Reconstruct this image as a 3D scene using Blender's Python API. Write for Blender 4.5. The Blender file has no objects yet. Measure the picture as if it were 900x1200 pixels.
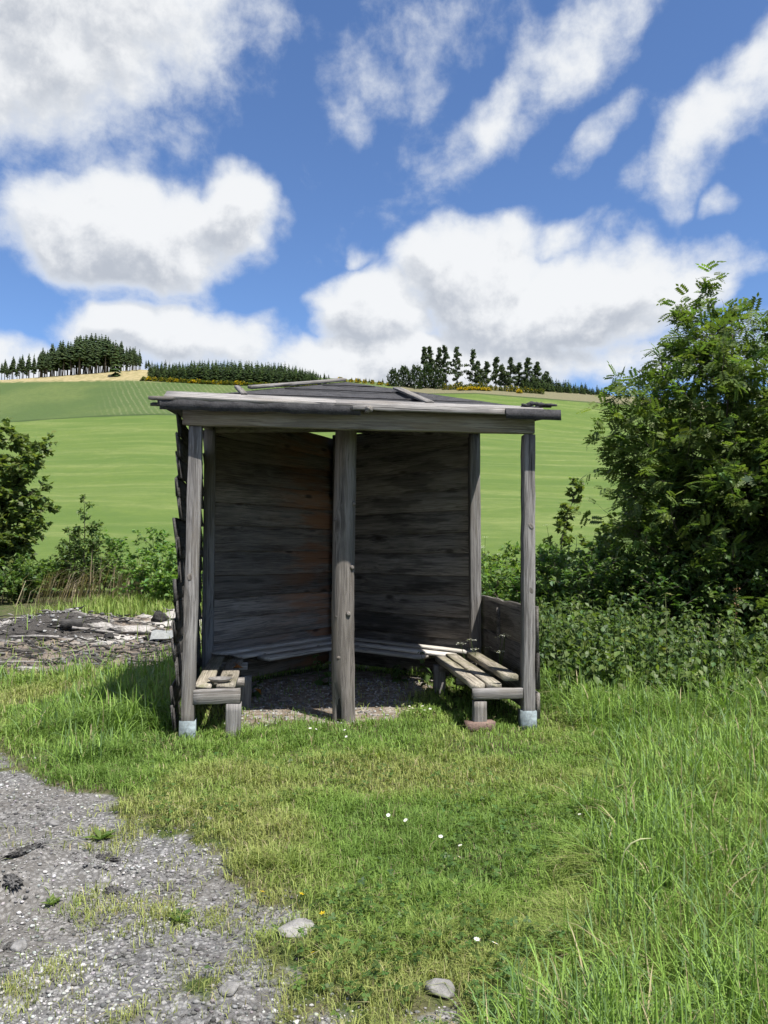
import bpy, math, random
import numpy as np
from mathutils import Vector, Matrix

SC = bpy.context.scene
COL = SC.collection
R = math.radians
rng = np.random.default_rng(11)
random.seed(5)

# ------------------------------------------------------------------ camera
CAM_H = 1.60
PITCH = math.atan(45 / 900)
FPX = 900.0
cam_d = bpy.data.cameras.new('camera')
cam = bpy.data.objects.new('camera', cam_d)
COL.objects.link(cam)
cam.location = (0, 0, CAM_H)
cam.rotation_euler = (math.pi / 2 + PITCH, 0, 0)
cam_d.sensor_fit = 'VERTICAL'
cam_d.sensor_height = 24.0
cam_d.lens = 24.0 * FPX / 1200
cam_d.clip_start = 0.05
cam_d.clip_end = 4000
SC.camera = cam


def ray(px, py):
    u = (px - 450) / FPX
    v = (600 - py) / FPX
    return np.array([u, math.cos(PITCH) - v * math.sin(PITCH), math.sin(PITCH) + v * math.cos(PITCH)])


def at(px, py, Y):
    """point of the place seen at that pixel of the photograph, Y metres ahead"""
    d = ray(px, py)
    return np.array([0, 0, CAM_H]) + d * (Y / d[1])


def flat(px, py):
    d = ray(px, py)
    t = -CAM_H / d[2]
    return np.array([0, 0, CAM_H]) + d * t


# ------------------------------------------------------------------ light
SUN_EL, SUN_B = R(61), R(50)
sun_dir = Vector((math.cos(SUN_EL) * math.cos(SUN_B), -math.cos(SUN_EL) * math.sin(SUN_B), math.sin(SUN_EL)))
sun_d = bpy.data.lights.new('sun', 'SUN')
sun_d.energy = 5.0
sun_d.angle = R(0.55)
sun_d.color = (1.0, 0.955, 0.88)
sun = bpy.data.objects.new('sun', sun_d)
COL.objects.link(sun)
sun.rotation_euler = sun_dir.to_track_quat('Z', 'Y').to_euler()
sun.location = (20, -10, 40)

SC.view_settings.view_transform = 'Standard'
SC.view_settings.look = 'None'
SC.view_settings.exposure = 0.82
SC.view_settings.gamma = 1.0
SC.view_settings.use_curve_mapping = False
SC.render.engine = 'CYCLES'
SC.cycles.use_denoising = True
SC.cycles.use_adaptive_sampling = True
SC.cycles.adaptive_threshold = 0.015
SC.cycles.adaptive_min_samples = 8
SC.cycles.max_bounces = 7
SC.cycles.diffuse_bounces = 4
SC.cycles.transmission_bounces = 4
SC.cycles.transparent_max_bounces = 6
SC.cycles.caustics_reflective = False
SC.cycles.caustics_refractive = False


# node helper ---------------------------------------------------------
class NT:
    def __init__(s, tree):
        s.t = tree
        s.n = tree.nodes
        s.l = tree.links

    def new(s, typ, **kw):
        n = s.n.new(typ)
        for k, v in kw.items():
            setattr(n, k, v)
        return n

    def put(s, sock, v):
        if isinstance(v, bpy.types.NodeSocket):
            s.l.new(v, sock)
        elif v is not None:
            sock.default_value = v

    def math(s, op, a, b=None, c=None, clamp=False):
        n = s.new('ShaderNodeMath', operation=op, use_clamp=clamp)
        for i, v in enumerate((a, b, c)):
            if v is not None:
                s.put(n.inputs[i], v)
        return n.outputs[0]

    def vmath(s, op, a, b=None, out=0):
        n = s.new('ShaderNodeVectorMath', operation=op)
        s.put(n.inputs[0], a)
        if b is not None:
            if op == 'SCALE':
                s.put(n.inputs[3], b)
            else:
                s.put(n.inputs[1], b)
        return n.outputs[out]

    def noise(s, vec, scale, detail=4, rough=0.55, dims='3D', lac=2.0, dist=0.0, color=False):
        n = s.new('ShaderNodeTexNoise', noise_dimensions=dims)
        s.put(n.inputs['Vector'], vec)
        n.inputs['Scale'].default_value = scale
        n.inputs['Detail'].default_value = detail
        n.inputs['Roughness'].default_value = rough
        n.inputs['Lacunarity'].default_value = lac
        n.inputs['Distortion'].default_value = dist
        return n.outputs['Color' if color else 'Fac']

    def voronoi(s, vec, scale, feature='F1', out='Distance', rnd=1.0):
        n = s.new('ShaderNodeTexVoronoi', feature=feature)
        s.put(n.inputs['Vector'], vec)
        n.inputs['Scale'].default_value = scale
        n.inputs['Randomness'].default_value = rnd
        return n.outputs[out]

    def rng(s, v, a, b, c=0.0, d=1.0, smooth=True):
        n = s.new('ShaderNodeMapRange', interpolation_type='SMOOTHSTEP' if smooth else 'LINEAR')
        s.put(n.inputs[0], v)
        for i, x in zip((1, 2, 3, 4), (a, b, c, d)):
            s.put(n.inputs[i], x)
        return n.outputs[0]

    def mix(s, f, a, b, blend='MIX'):
        n = s.new('ShaderNodeMix', data_type='RGBA', blend_type=blend)
        s.put(n.inputs['Factor'], f)
        for sock, v in ((n.inputs[6], a), (n.inputs[7], b)):
            if isinstance(v, tuple) and len(v) == 3:
                v = (*v, 1)
            s.put(sock, v)
        return n.outputs[2]

    def ramp(s, f, stops):
        n = s.new('ShaderNodeValToRGB')
        e = n.color_ramp.elements
        while len(e) < len(stops):
            e.new(0.5)
        for el, (p, c) in zip(e, stops):
            el.position = p
            el.color = (*c, 1)
        s.put(n.inputs[0], f)
        return n.outputs[0]

    def mapping(s, vec, loc=(0, 0, 0), rot=(0, 0, 0), scale=(1, 1, 1), kind='POINT'):
        n = s.new('ShaderNodeMapping', vector_type=kind)
        s.put(n.inputs['Vector'], vec)
        s.put(n.inputs['Location'], loc)
        s.put(n.inputs['Rotation'], rot)
        s.put(n.inputs['Scale'], scale)
        return n.outputs[0]

    def xyz(s, v):
        n = s.new('ShaderNodeSeparateXYZ')
        s.put(n.inputs[0], v)
        return n.outputs

    def cxyz(s, x, y, z=0.0):
        n = s.new('ShaderNodeCombineXYZ')
        for i, v in enumerate((x, y, z)):
            s.put(n.inputs[i], v)
        return n.outputs[0]


# ------------------------------------------------------------------ sky with clouds
def azel(px, py):
    d = ray(px, py)
    d = d / np.linalg.norm(d)
    return math.atan2(d[0], d[1]), math.asin(d[2])


# cloud banks: px, py, half-length, half-height, turn (deg), weight
CLOUDS = [
    (90, 15, 265, 118, 4, 1.2), (-40, 50, 180, 115, 0, 1.15), (75, 160, 70, 65, -50, .42), (190, 160, 75, 50, 30, .40), (270, 25, 130, 80, -10, .50),
    (150, 275, 165, 68, 4, 1.45), (266, 245, 66, 55, 0, 1.4), (35, 265, 80, 60, 0, .66), (160, 330, 110, 44, 0, .62), (318, 260, 30, 28, 0, .55),
    (205, 396, 170, 56, 0, 1.2), (60, 436, 180, 36, 0, 1.0),
    (560, 332, 130, 84, 0, 1.45), (650, 365, 235, 82, 8, 1.45), (432, 362, 88, 62, 0, 1.3), (500, 428, 300, 56, 0, 1.4),
    (780, 345, 115, 56, 18, 1.1), (655, 280, 62, 28, 8, .78), (432, 286, 26, 18, 0, .52), (880, 310, 44, 26, 0, .5), (800, 425, 220, 50, 0, .8),
    (680, 40, 190, 66, 30, .70), (590, 112, 95, 46, 35, .76), (470, 65, 120, 54, 10, .40), (545, 10, 150, 60, 0, .46), (525, 195, 60, 40, 65, .36), (412, 138, 40, 34, -20, .44),
    (700, 158, 84, 26, 28, .52), (835, 145, 120, 44, 38, .76), (905, 85, 100, 50, 36, .80), (828, 232, 28, 18, 0, .60), (732, 218, 36, 22, 40, .36),
]
world = bpy.data.worlds.new('World')
SC.world = world
world.use_nodes = True
world.cycles.sampling_method = 'MANUAL'
world.cycles.sample_map_resolution = 512



def cloud_group(name, banks, detail):
    grp = bpy.data.node_groups.new(name, 'ShaderNodeTree')
    grp.interface.new_socket('P', in_out='INPUT', socket_type='NodeSocketVector')
    grp.interface.new_socket('Field', in_out='OUTPUT', socket_type='NodeSocketFloat')
    g = NT(grp)
    gin = g.new('NodeGroupInput')
    gout = g.new('NodeGroupOutput')
    P = gin.outputs[0]
    warp = g.noise(P, 6.0, 3, .55, '2D', color=True)
    Pw = g.vmath('ADD', P, g.vmath('SCALE', g.vmath('SUBTRACT', warp, (.5, .5, .5)), .11))
    sw = g.xyz(Pw)
    P1 = g.cxyz(sw[0], sw[1], 1.0)
    P2 = g.cxyz(g.math('MULTIPLY', sw[0], sw[0]), g.math('MULTIPLY', sw[0], sw[1]), g.math('MULTIPLY', sw[1], sw[1]))
    field = 0.0
    for (cx, cy, rx, ry, turn, wt) in banks:            # each bank: weight * (1 - squared distance in its own ellipse)
        a, e = azel(cx, cy)
        c, s_ = math.cos(R(turn)), math.sin(R(turn))
        ia, ib = (FPX / rx) ** 2, (FPX / ry) ** 2
        A, B, C = ia * c * c + ib * s_ * s_, (ia - ib) * c * s_, ia * s_ * s_ + ib * c * c
        k2 = (-wt * A, -wt * 2 * B, -wt * C)
        k1 = (wt * 2 * (A * a + B * e), wt * 2 * (B * a + C * e), wt * (1 - A * a * a - 2 * B * a * e - C * e * e))
        f = g.math('ADD', g.vmath('DOT_PRODUCT', P1, k1, out=1), g.vmath('DOT_PRODUCT', P2, k2, out=1))
        field = g.math('SMOOTH_MAX', field, f, .10)
    field = g.math('MAXIMUM', field, 0.0)
    # beyond the part of the sky that the photograph shows: the same kind of broken cloud
    sp = g.xyz(P)
    wild = g.rng(g.noise(P, 2.1, 2, .5, '2D'), .40, .66, 0, 1.0)
    outside = g.math('MAXIMUM', g.rng(g.math('ABSOLUTE', sp[0]), .56, .72), g.rng(sp[1], .62, .78))
    field = g.math('ADD', g.math('MULTIPLY', field, g.math('SUBTRACT', 1.0, outside)), g.math('MULTIPLY', wild, outside))
    Pn = g.vmath('ADD', g.vmath('SCALE', P, .72), g.vmath('SCALE', Pw, .28))
    n1 = g.noise(g.vmath('MULTIPLY', Pn, (1, 1.2, 1)), 12.5, detail, .61, '2D')
    n2 = g.noise(g.vmath('ADD', P, (3, 7, 0)), 4.5, 3, .55, '2D')
    nn = g.math('ADD', g.math('MULTIPLY', g.math('SUBTRACT', n1, .5), 1.12), g.math('MULTIPLY', g.math('SUBTRACT', n2, .5), .45))
    g.l.new(g.math('ADD', field, nn), gout.inputs[0])
    return grp


w = NT(world.node_tree)
w.n.clear()
tc = w.new('ShaderNodeTexCoord')
d = w.xyz(w.vmath('NORMALIZE', tc.outputs['Generated']))
az = w.math('ARCTAN2', d[0], d[1])
el = w.math('ARCSINE', d[2])
pv = w.cxyz(az, el, 0)




def cloud(p, banks, detail):
    n = w.new('ShaderNodeGroup')
    n.node_tree = cloud_group('cloud_field', banks, detail)
    w.put(n.inputs[0], p)
    return n.outputs[0]


f0 = cloud(pv, CLOUDS, 8)
f1 = cloud(w.vmath('ADD', pv, (.009, .025, 0)), [c for c in CLOUDS if c[5] > .8], 5)
dens = w.rng(f0, .12, .88)
thick = w.rng(f0, .50, 1.05)
lit = w.rng(w.math('SUBTRACT', f0, f1), -.42, .26)
grey = w.mix(lit, (5.5, 5.9, 6.6), (9.8, 9.95, 10.1))
soft = w.mix(thick, (8.8, 9.2, 9.7), grey)
sky = w.new('ShaderNodeTexSky', sky_type='NISHITA')
sky.sun_disc = False
sky.sun_elevation = SUN_EL
sky.sun_rotation = math.atan2(sun_dir.x, sun_dir.y)
sky.altitude = 500
sky.air_density = 1.0
sky.dust_density = 0.1
sky.ozone_density = 3.0
blue = w.vmath('MULTIPLY', sky.outputs[0], (1.28, 1.48, 1.78))
colr = w.mix(w.math('MULTIPLY', dens, .97), blue, soft)
bg = w.new('ShaderNodeBackground')
w.put(bg.inputs[0], colr)
bg.inputs[1].default_value = 0.0535
wo = w.new('ShaderNodeOutputWorld')
w.l.new(bg.outputs[0], wo.inputs[0])

# ------------------------------------------------------------------ helpers: noise, meshes, objects
def _hash(ix, iy, seed):
    h = (ix.astype(np.int64) * 374761393 + iy.astype(np.int64) * 668265263 + seed * 974711) & 0xffffffff
    h = ((h ^ (h >> 13)) * 1274126177) & 0xffffffff
    return ((h ^ (h >> 16)) & 0xffff) / 65535.0


def vnoise(x, y, seed=0):
    x = np.asarray(x, float)
    y = np.asarray(y, float)
    ix, iy = np.floor(x), np.floor(y)
    fx, fy = x - ix, y - iy
    fx, fy = fx * fx * (3 - 2 * fx), fy * fy * (3 - 2 * fy)
    a, b = _hash(ix, iy, seed), _hash(ix + 1, iy, seed)
    c, d = _hash(ix, iy + 1, seed), _hash(ix + 1, iy + 1, seed)
    return (a * (1 - fx) + b * fx) * (1 - fy) + (c * (1 - fx) + d * fx) * fy


def fbm(x, y, seed=0, octs=4):
    s, a, t = 0, .5, 0
    for i in range(octs):
        s = s + a * vnoise(np.asarray(x) * 2 ** i, np.asarray(y) * 2 ** i, seed + i * 17)
        t += a
        a *= .5
    return s / t


def sstep(a, b, x):
    t = np.clip((np.asarray(x, float) - a) / (b - a), 0, 1)
    return t * t * (3 - 2 * t)


def mesh_np(name, V, F, mat=None, col=None, smooth=False):
    """mesh from arrays: V (n,3), F an (m,3) or (m,4) array or a list of such arrays"""
    V = np.asarray(V, np.float32)
    Fs = [np.asarray(f, np.int32) for f in (F if isinstance(F, list) else [F]) if len(f)]
    me = bpy.data.meshes.new(name)
    nl = sum(f.size for f in Fs)
    npoly = sum(len(f) for f in Fs)
    me.vertices.add(len(V))
    me.vertices.foreach_set('co', V.ravel())
    me.loops.add(nl)
    me.loops.foreach_set('vertex_index', np.concatenate([f.ravel() for f in Fs]))
    me.polygons.add(npoly)
    tot = np.concatenate([np.full(len(f), f.shape[1], np.int32) for f in Fs])
    me.polygons.foreach_set('loop_start', np.concatenate([[0], np.cumsum(tot)[:-1]]).astype(np.int32))
    if smooth:
        me.polygons.foreach_set('use_smooth', np.ones(npoly, bool))
    if col is not None:
        ca = me.color_attributes.new('col', 'FLOAT_COLOR', 'POINT')
        c4 = np.ones((len(V), 4), np.float32)
        c4[:, :3] = col
        ca.data.foreach_set('color', c4.ravel())
    if mat is not None:
        me.materials.append(mat)
    me.update(calc_edges=True)
    me.validate()
    return me


def link(name, me, parent=None, loc=None):
    o = bpy.data.objects.new(name, me)
    COL.objects.link(o)
    if parent is not None:
        o.parent = parent
    if loc is not None:
        o.location = loc
    return o


def tag(o, label=None, cat=None, group=None, kind=None):
    if label:
        o['label'] = label
    if cat:
        o['category'] = cat
    if group:
        o['group'] = group
    if kind:
        o['kind'] = kind
    return o


def empty(name, loc=(0, 0, 0), rz=0.0):
    o = bpy.data.objects.new(name, None)
    COL.objects.link(o)
    o.empty_display_size = .2
    o.location = [float(c) for c in loc]
    o.rotation_euler = (0, 0, rz)
    return o


def copy_tree(o, loc, rz=0.0, scale=None):
    c = o.copy()
    COL.objects.link(c)
    c.location = [float(v) for v in loc]
    c.rotation_euler = (0, 0, rz)
    if scale is not None:
        c.scale = scale
    for ch in o.children:
        k = ch.copy()
        COL.objects.link(k)
        k.parent = c
    return c


class Bag:
    """collects vertices and faces of one mesh"""
    def __init__(s):
        s.V, s.F, s.C, s.n = [], [], [], 0

    def add(s, V, F, C=None):
        V = np.asarray(V, float)
        s.V.append(V)
        s.F += [f + s.n for f in (F if isinstance(F, list) else [F])]
        if C is not None:
            s.C.append(np.broadcast_to(np.asarray(C, float), (len(V), 3)))
        s.n += len(V)

    def mesh(s, name, mat, smooth=False):
        fs = {}
        for f in s.F:
            fs.setdefault(f.shape[1], []).append(f)
        return mesh_np(name, np.concatenate(s.V), [np.concatenate(v) for v in fs.values()], mat,
                       np.concatenate(s.C) if s.C else None, smooth)


def tube(pts, radii, sides=5, cap=True):
    pts = np.asarray(pts, float)
    n = len(pts)
    radii = np.broadcast_to(np.asarray(radii, float), (n,))
    tan = np.gradient(pts, axis=0)
    tan /= np.linalg.norm(tan, axis=1)[:, None] + 1e-9
    ref = np.array([0, 0, 1.]) if abs(tan[0][2]) < .9 else np.array([1., 0, 0])
    a = np.cross(tan, ref)
    a /= np.linalg.norm(a, axis=1)[:, None] + 1e-9
    b = np.cross(tan, a)
    th = np.arange(sides) * 2 * math.pi / sides
    V = pts[:, None, :] + radii[:, None, None] * (np.cos(th)[None, :, None] * a[:, None, :] + np.sin(th)[None, :, None] * b[:, None, :])
    V = V.reshape(-1, 3)
    i = np.arange(n - 1)[:, None] * sides
    j = np.arange(sides)[None, :]
    k = (j + 1) % sides
    F = [np.stack([i + j, i + k, i + k + sides, i + j + sides], -1).reshape(-1, 4)]
    if cap:
        V = np.vstack([V, pts[0], pts[-1]])
        c0, c1 = n * sides, n * sides + 1
        jj = np.arange(sides)
        kk = (jj + 1) % sides
        F.append(np.concatenate([np.stack([kk, jj, np.full(sides, c0)], -1),
                                 np.stack([jj + (n - 1) * sides, kk + (n - 1) * sides, np.full(sides, c1)], -1)]))
    return V, F


def frames(D, up=(0, 0, 1), roll=None):
    """(m,3,3) matrices whose first column is D, third column near up turned by roll"""
    D = D / (np.linalg.norm(D, axis=1)[:, None] + 1e-9)
    U = np.broadcast_to(np.asarray(up, float), D.shape)
    y = np.cross(U, D)
    ln = np.linalg.norm(y, axis=1)[:, None]
    y = np.where(ln > 1e-4, y / (ln + 1e-9), np.array([[0, 1., 0]]))
    z = np.cross(D, y)
    if roll is not None:
        c, s = np.cos(roll)[:, None], np.sin(roll)[:, None]
        y, z = y * c + z * s, z * c - y * s
    return np.stack([D, y, z], -1)


def scatter(TV, TF, pos, M, sc):
    m, n = len(pos), len(TV)
    V = np.einsum('mij,nj->mni', M, TV) * np.asarray(sc).reshape(-1, 1, 1) + pos[:, None, :]
    F = (TF[None] + (np.arange(m) * n)[:, None, None]).reshape(-1, TF.shape[1])
    return V.reshape(-1, 3), F


def blades(P, H, W, az, lean, colr):
    """grass blades, three triangles each"""
    n = len(P)
    dx, dy = np.cos(az), np.sin(az)
    sx, sy = -dy * W / 2, dx * W / 2
    V = np.zeros((n, 5, 3))
    V[:, 0] = P + np.stack([sx, sy, np.zeros(n)], -1)
    V[:, 1] = P - np.stack([sx, sy, np.zeros(n)], -1)
    m = P + np.stack([dx * lean * H * .28, dy * lean * H * .28, H * .58], -1)
    V[:, 2] = m - np.stack([sx, sy, np.zeros(n)], -1) * .8
    V[:, 3] = m + np.stack([sx, sy, np.zeros(n)], -1) * .8
    V[:, 4] = P + np.stack([dx * lean * H, dy * lean * H, H * (1 - .38 * np.minimum(lean, 1.6))], -1)
    T = np.array([[0, 1, 2], [0, 2, 3], [3, 2, 4]])
    F = (T[None] + (np.arange(n) * 5)[:, None, None]).reshape(-1, 3)
    return V.reshape(-1, 3), F, np.repeat(colr, 5, axis=0)


# ------------------------------------------------------------------ materials
def mat_new(name):
    m = bpy.data.materials.new(name)
    m.use_nodes = True
    t = NT(m.node_tree)
    t.n.clear()
    out = t.new('ShaderNodeOutputMaterial')
    return m, t, out


def principled(t, out, col, rough=.8, bump=None, bstr=.3, bdist=.02, spec=.3, metal=0.0):
    p = t.new('ShaderNodeBsdfPrincipled')
    t.put(p.inputs['Base Color'], col if not isinstance(col, tuple) else (*col[:3], 1))
    t.put(p.inputs['Roughness'], rough)
    p.inputs['Specular IOR Level'].default_value = spec
    p.inputs['Metallic'].default_value = metal
    if bump is not None:
        b = t.new('ShaderNodeBump')
        b.inputs['Strength'].default_value = bstr
        b.inputs['Distance'].default_value = bdist
        t.put(b.inputs['Height'], bump)
        t.l.new(b.outputs[0], p.inputs['Normal'])
    if out is not None:
        t.l.new(p.outputs[0], out.inputs[0])
    return p


def leaf_mat(name, trans=.4, rough=.5, tint=(1, 1, 1), spec=.35):
    """leaves and blades: colour per leaf from the mesh, light shining through"""
    m, t, out = mat_new(name)
    a = t.new('ShaderNodeVertexColor')
    a.layer_name = 'col'
    c = t.mix(1.0, a.outputs[0], tint, 'MULTIPLY')
    p = principled(t, None, c, rough, spec=spec)
    tr = t.new('ShaderNodeBsdfTranslucent')
    t.put(tr.inputs[0], t.mix(1.0, c, (1.15, 1.25, .55), 'MULTIPLY'))
    mx = t.new('ShaderNodeMixShader')
    mx.inputs[0].default_value = trans
    t.l.new(p.outputs[0], mx.inputs[1])
    t.l.new(tr.outputs[0], mx.inputs[2])
    t.l.new(mx.outputs[0], out.inputs[0])
    return m


def wood_mat(name, light, dark, stain=None, stain_amt=0.0, grain=1.0, moss=0.0, crack=.7, rough=.85, spread=.4, stain_x=None):
    """weathered boards: the grain runs along the piece's own x axis"""
    m, t, out = mat_new(name)
    tc = t.new('ShaderNodeTexCoord').outputs['Object']
    oi = t.new('ShaderNodeObjectInfo').outputs['Random']
    off = t.vmath('ADD', tc, t.cxyz(t.math('MULTIPLY', oi, 37.0), t.math('MULTIPLY', oi, 13.0), t.math('MULTIPLY', oi, 7.0)))
    wob = t.noise(t.vmath('MULTIPLY', off, (1.3, 2.5, 2.5)), 1.0, 3, .5, color=True)
    bent = t.vmath('ADD', off, t.vmath('SCALE', t.vmath('SUBTRACT', wob, (.5, .5, .5)), .045))
    # knots bend the grain
    kv = t.vmath('MULTIPLY', off, (1.5, 4.0, 4.0))
    kd = t.voronoi(kv, 1.0)
    knot = t.rng(kd, .05, .16, 1, 0)
    knot_halo = t.rng(kd, .05, .42, 1, 0)
    bent = t.vmath('ADD', bent, t.cxyz(0.0, t.math('MULTIPLY', knot_halo, .022), t.math('MULTIPLY', knot_halo, .014)))
    g1 = t.noise(t.vmath('MULTIPLY', bent, (2.6, 75 * grain, 75 * grain)), 1.0, 6, .66)
    g2 = t.noise(t.vmath('MULTIPLY', bent, (.7, 13, 13)), 1.0, 4, .55)
    g3 = t.noise(t.vmath('MULTIPLY', off, (2.2, 3.0, 3.0)), 1.0, 4, .6)
    v = t.math('ADD', t.math('MULTIPLY', g1, .62), t.math('MULTIPLY', g2, .38))
    base = t.mix(t.rng(v, .40, .60), dark, light)
    base = t.mix(t.rng(g3, .35, .7, 0, .55), base, t.mix(.5, dark, light))
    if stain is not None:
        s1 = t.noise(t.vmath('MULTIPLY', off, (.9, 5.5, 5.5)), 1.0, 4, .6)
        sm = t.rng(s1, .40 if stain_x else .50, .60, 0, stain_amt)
        if stain_x:                                   # the colour grows stronger towards one end of the planks
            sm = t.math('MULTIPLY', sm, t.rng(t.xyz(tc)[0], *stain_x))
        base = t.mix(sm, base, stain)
    if moss:
        s2 = t.noise(t.vmath('MULTIPLY', off, (4, 7, 7)), 1.0, 5, .65)
        base = t.mix(t.rng(s2, .5, .72, 0, moss), base, (.10, .11, .045))
    ck = t.rng(t.noise(t.vmath('MULTIPLY', bent, (1.0, 60, 60)), 1.0, 2, .5), .66, .73, 0, crack)
    base = t.mix(ck, base, (.012, .011, .010))
    base = t.mix(t.math('MULTIPLY', knot, .8), base, (.035, .028, .022))
    bright = t.math('ADD', 1 - spread / 2, t.math('MULTIPLY', oi, spread))
    base = t.mix(1.0, base, t.cxyz(bright, bright, bright), 'MULTIPLY')
    h = t.math('SUBTRACT', t.math('ADD', v, t.math('MULTIPLY', g1, .3)), t.math('ADD', t.math('MULTIPLY', ck, .5), t.math('MULTIPLY', knot, .3)))
    principled(t, out, base, rough, h, .55, .012, spec=.25)
    return m


M = {}
M['wood_grey'] = wood_mat('weathered_grey_wood', (.27, .258, .25), (.085, .079, .075), (.15, .131, .108), .4)
M['wood_beam'] = wood_mat('beam_wood', (.28, .262, .235), (.11, .10, .088), (.20, .165, .12), .5)
M['wood_wall'] = wood_mat('dark_wall_plank', (.30, .275, .25), (.082, .074, .068), (.022, .021, .020), .55, grain=1.5, spread=.9)
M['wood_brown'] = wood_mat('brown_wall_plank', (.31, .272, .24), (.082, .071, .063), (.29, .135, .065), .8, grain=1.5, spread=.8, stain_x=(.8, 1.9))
M['wood_bench'] = wood_mat('bench_wood', (.34, .305, .25), (.125, .112, .088), (.12, .115, .06), .45, moss=.55)
M['wood_char'] = wood_mat('charred_wood', (.045, .043, .042), (.010, .010, .010), (.10, .095, .09), .35)
M['log'] = wood_mat('log_wood', (.20, .182, .165), (.068, .060, .053), (.20, .165, .13), .45)
M['wood_knot'] = wood_mat('knot_wood', (.19, .175, .16), (.075, .065, .057), crack=.3)
M['wood_seat'] = wood_mat('seat_wood', (.60, .57, .53), (.30, .28, .25), (.26, .23, .19), .4)
M['wood_side'] = wood_mat('outer_board', (.10, .095, .09), (.025, .023, .022), (.05, .045, .04), .5)
M['leaf'] = leaf_mat('leaf', .46)
M['grass'] = leaf_mat('grass_blade', .30, .55, spec=.22)
M['petal'] = leaf_mat('petal', .35, .6)


def simple(name, col, rough=.8, nscale=18, var=.35, bstr=.3, bdist=.02, metal=0, spec=.3, dark=None):
    m, t, out = mat_new(name)
    tc = t.new('ShaderNodeTexCoord').outputs['Object']
    n = t.noise(tc, nscale, 6, .62)
    n2 = t.noise(tc, nscale * .17, 3, .5)
    c = t.mix(t.rng(t.math('ADD', t.math('MULTIPLY', n, .6), t.math('MULTIPLY', n2, .4)), .33, .68), dark or tuple(x * (1 - var) for x in col), tuple(min(x * (1 + var * .7), .9) for x in col))
    principled(t, out, c, rough, n, bstr, bdist, metal=metal, spec=spec)
    return m


M['bark'] = simple('bark', (.09, .075, .06), .9, 30, .4, .6, .02)
M['bark_spruce'] = simple('spruce_bark', (.10, .082, .066), .9, 4, .3, .3)
M['felt'] = simple('roofing_felt', (.048, .047, .050), .95, 60, .35, .5, .01, dark=(.022, .022, .024))
M['zinc'] = simple('galvanised_metal', (.22, .265, .28), .75, 22, .5, .15, .004)
M['stone'] = simple('grey_stone', (.20, .195, .19), .9, 30, .35, .6, .02)
M['stone_pale'] = simple('pale_stone', (.25, .243, .232), .9, 30, .3, .6, .02)
M['stone_dark'] = simple('shadow_dark_clod', (.13, .126, .122), .92, 70, .6, .9, .03)  # dark tone stands in for shadow on the crumbly rut edges
M['brick'] = simple('old_brick', (.16, .11, .09), .9, 45, .35, .5, .01)
M['ash'] = simple('white_ash', (.30, .285, .27), .95, 25, .4, .6, .02, dark=(.12, .11, .10))
M['pale'] = simple('pale_sheet', (.24, .25, .245), .6, 20, .3, .2, .01)
M['dish'] = simple('dish_metal', (.22, .21, .20), .55, 25, .3, .2, .005, metal=.3)
M['pebble'] = None


def pebble_mat():
    m, t, out = mat_new('gravel_stone')
    a = t.new('ShaderNodeVertexColor')
    a.layer_name = 'col'
    tc = t.new('ShaderNodeTexCoord').outputs['Object']
    n = t.noise(tc, 160, 3, .6)
    c = t.mix(t.rng(n, .3, .75, 0, .5), a.outputs[0], (.05, .048, .045))
    principled(t, out, c, .9, n, .4, .004, spec=.25)
    return m


M['pebble'] = pebble_mat()

# ------------------------------------------------------------------ the lie of the land
# the shelter stands turned 6.7 degrees to the view
SH = np.array([-0.20, 6.82])
SH_A = R(6.7)
SCA, SSA = math.cos(SH_A), math.sin(SH_A)


def to_local(x, y):
    dx, dy = x - SH[0], y - SH[1]
    return dx * SCA + dy * SSA, -dx * SSA + dy * SCA


def to_world(x, y, z=0.0):
    return np.array([SH[0] + x * SCA - y * SSA, SH[1] + x * SSA + y * SCA, z])


GB_Y = np.array([-6, 1.0, 2.0, 2.6, 2.97, 3.24, 3.95, 5.05, 6.3, 7.2, 8.5])
GB_X = np.array([.45, 0.35, .12, -.16, -.42, -.60, -1.16, -2.05, -3.3, -4.7, -7.5])


def verge(x, y):
    """uneven line between gravel (below 0) and lawn (above 0)"""
    b = np.interp(y, GB_Y, GB_X)
    return (x - b) * .8 + (fbm(x * 2.2, y * 2.2, 41, 4) - .5) * 1.5 + (fbm(x * 7, y * 7, 9, 3) - .5) * .4


def gravel_mask(x, y):
    b = np.interp(y, GB_Y, GB_X)
    n = (fbm(x * 1.6, y * 1.6, 3) - .5) * 1.1 + (fbm(x * 6, y * 6, 9, 3) - .5) * .45
    m = sstep(.30, -.25, verge(x, y))
    return np.where(y > 8.3, 0, m)


def burn_mask(x, y):
    n = (fbm(x * .9, y * .9, 21) - .5) * 2.2
    front = 9.3 + (x + 6) * .33
    m = sstep(-.3, .5, y - front + n) * sstep(-.4, .5, 15.9 - y + n * .35) * sstep(-.4, .6, -3.3 - x + n * .5 - (y - 15) * .12)
    return m


def floor_mask(x, y):
    lx, ly = to_local(x, y)
    n = (fbm(x * 2.5, y * 2.5, 33) - .5) * .7
    right = np.interp(ly, [0, .5, 1.2, 2.5], [.55, .55, .75, 1.3])
    m = sstep(-.12, .25, ly - .42 + n) * sstep(-.05, .3, 1.30 + lx + n * .6) * sstep(-.05, .35, right - lx + n * .6) * sstep(0, .3, 3.9 - ly - np.abs(lx) * .9)
    return m


UR_U = np.array([-2.0, -.5, -.32, -.22, -.06, .05, .12, .28, .5, 2.0])
UR_T = np.array([.222, .2245, .2385, .2330, .2265, .216, .2175, .2055, .19, .16])
TD = np.array([24, 40, 70, 120, 200, 280, 350, 400, 450, 600, 900, 1600])
TT = np.array([-.225, .0, .25, .455, .625, .748, .90, 1.0, .985, .70, .35, .1])


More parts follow.
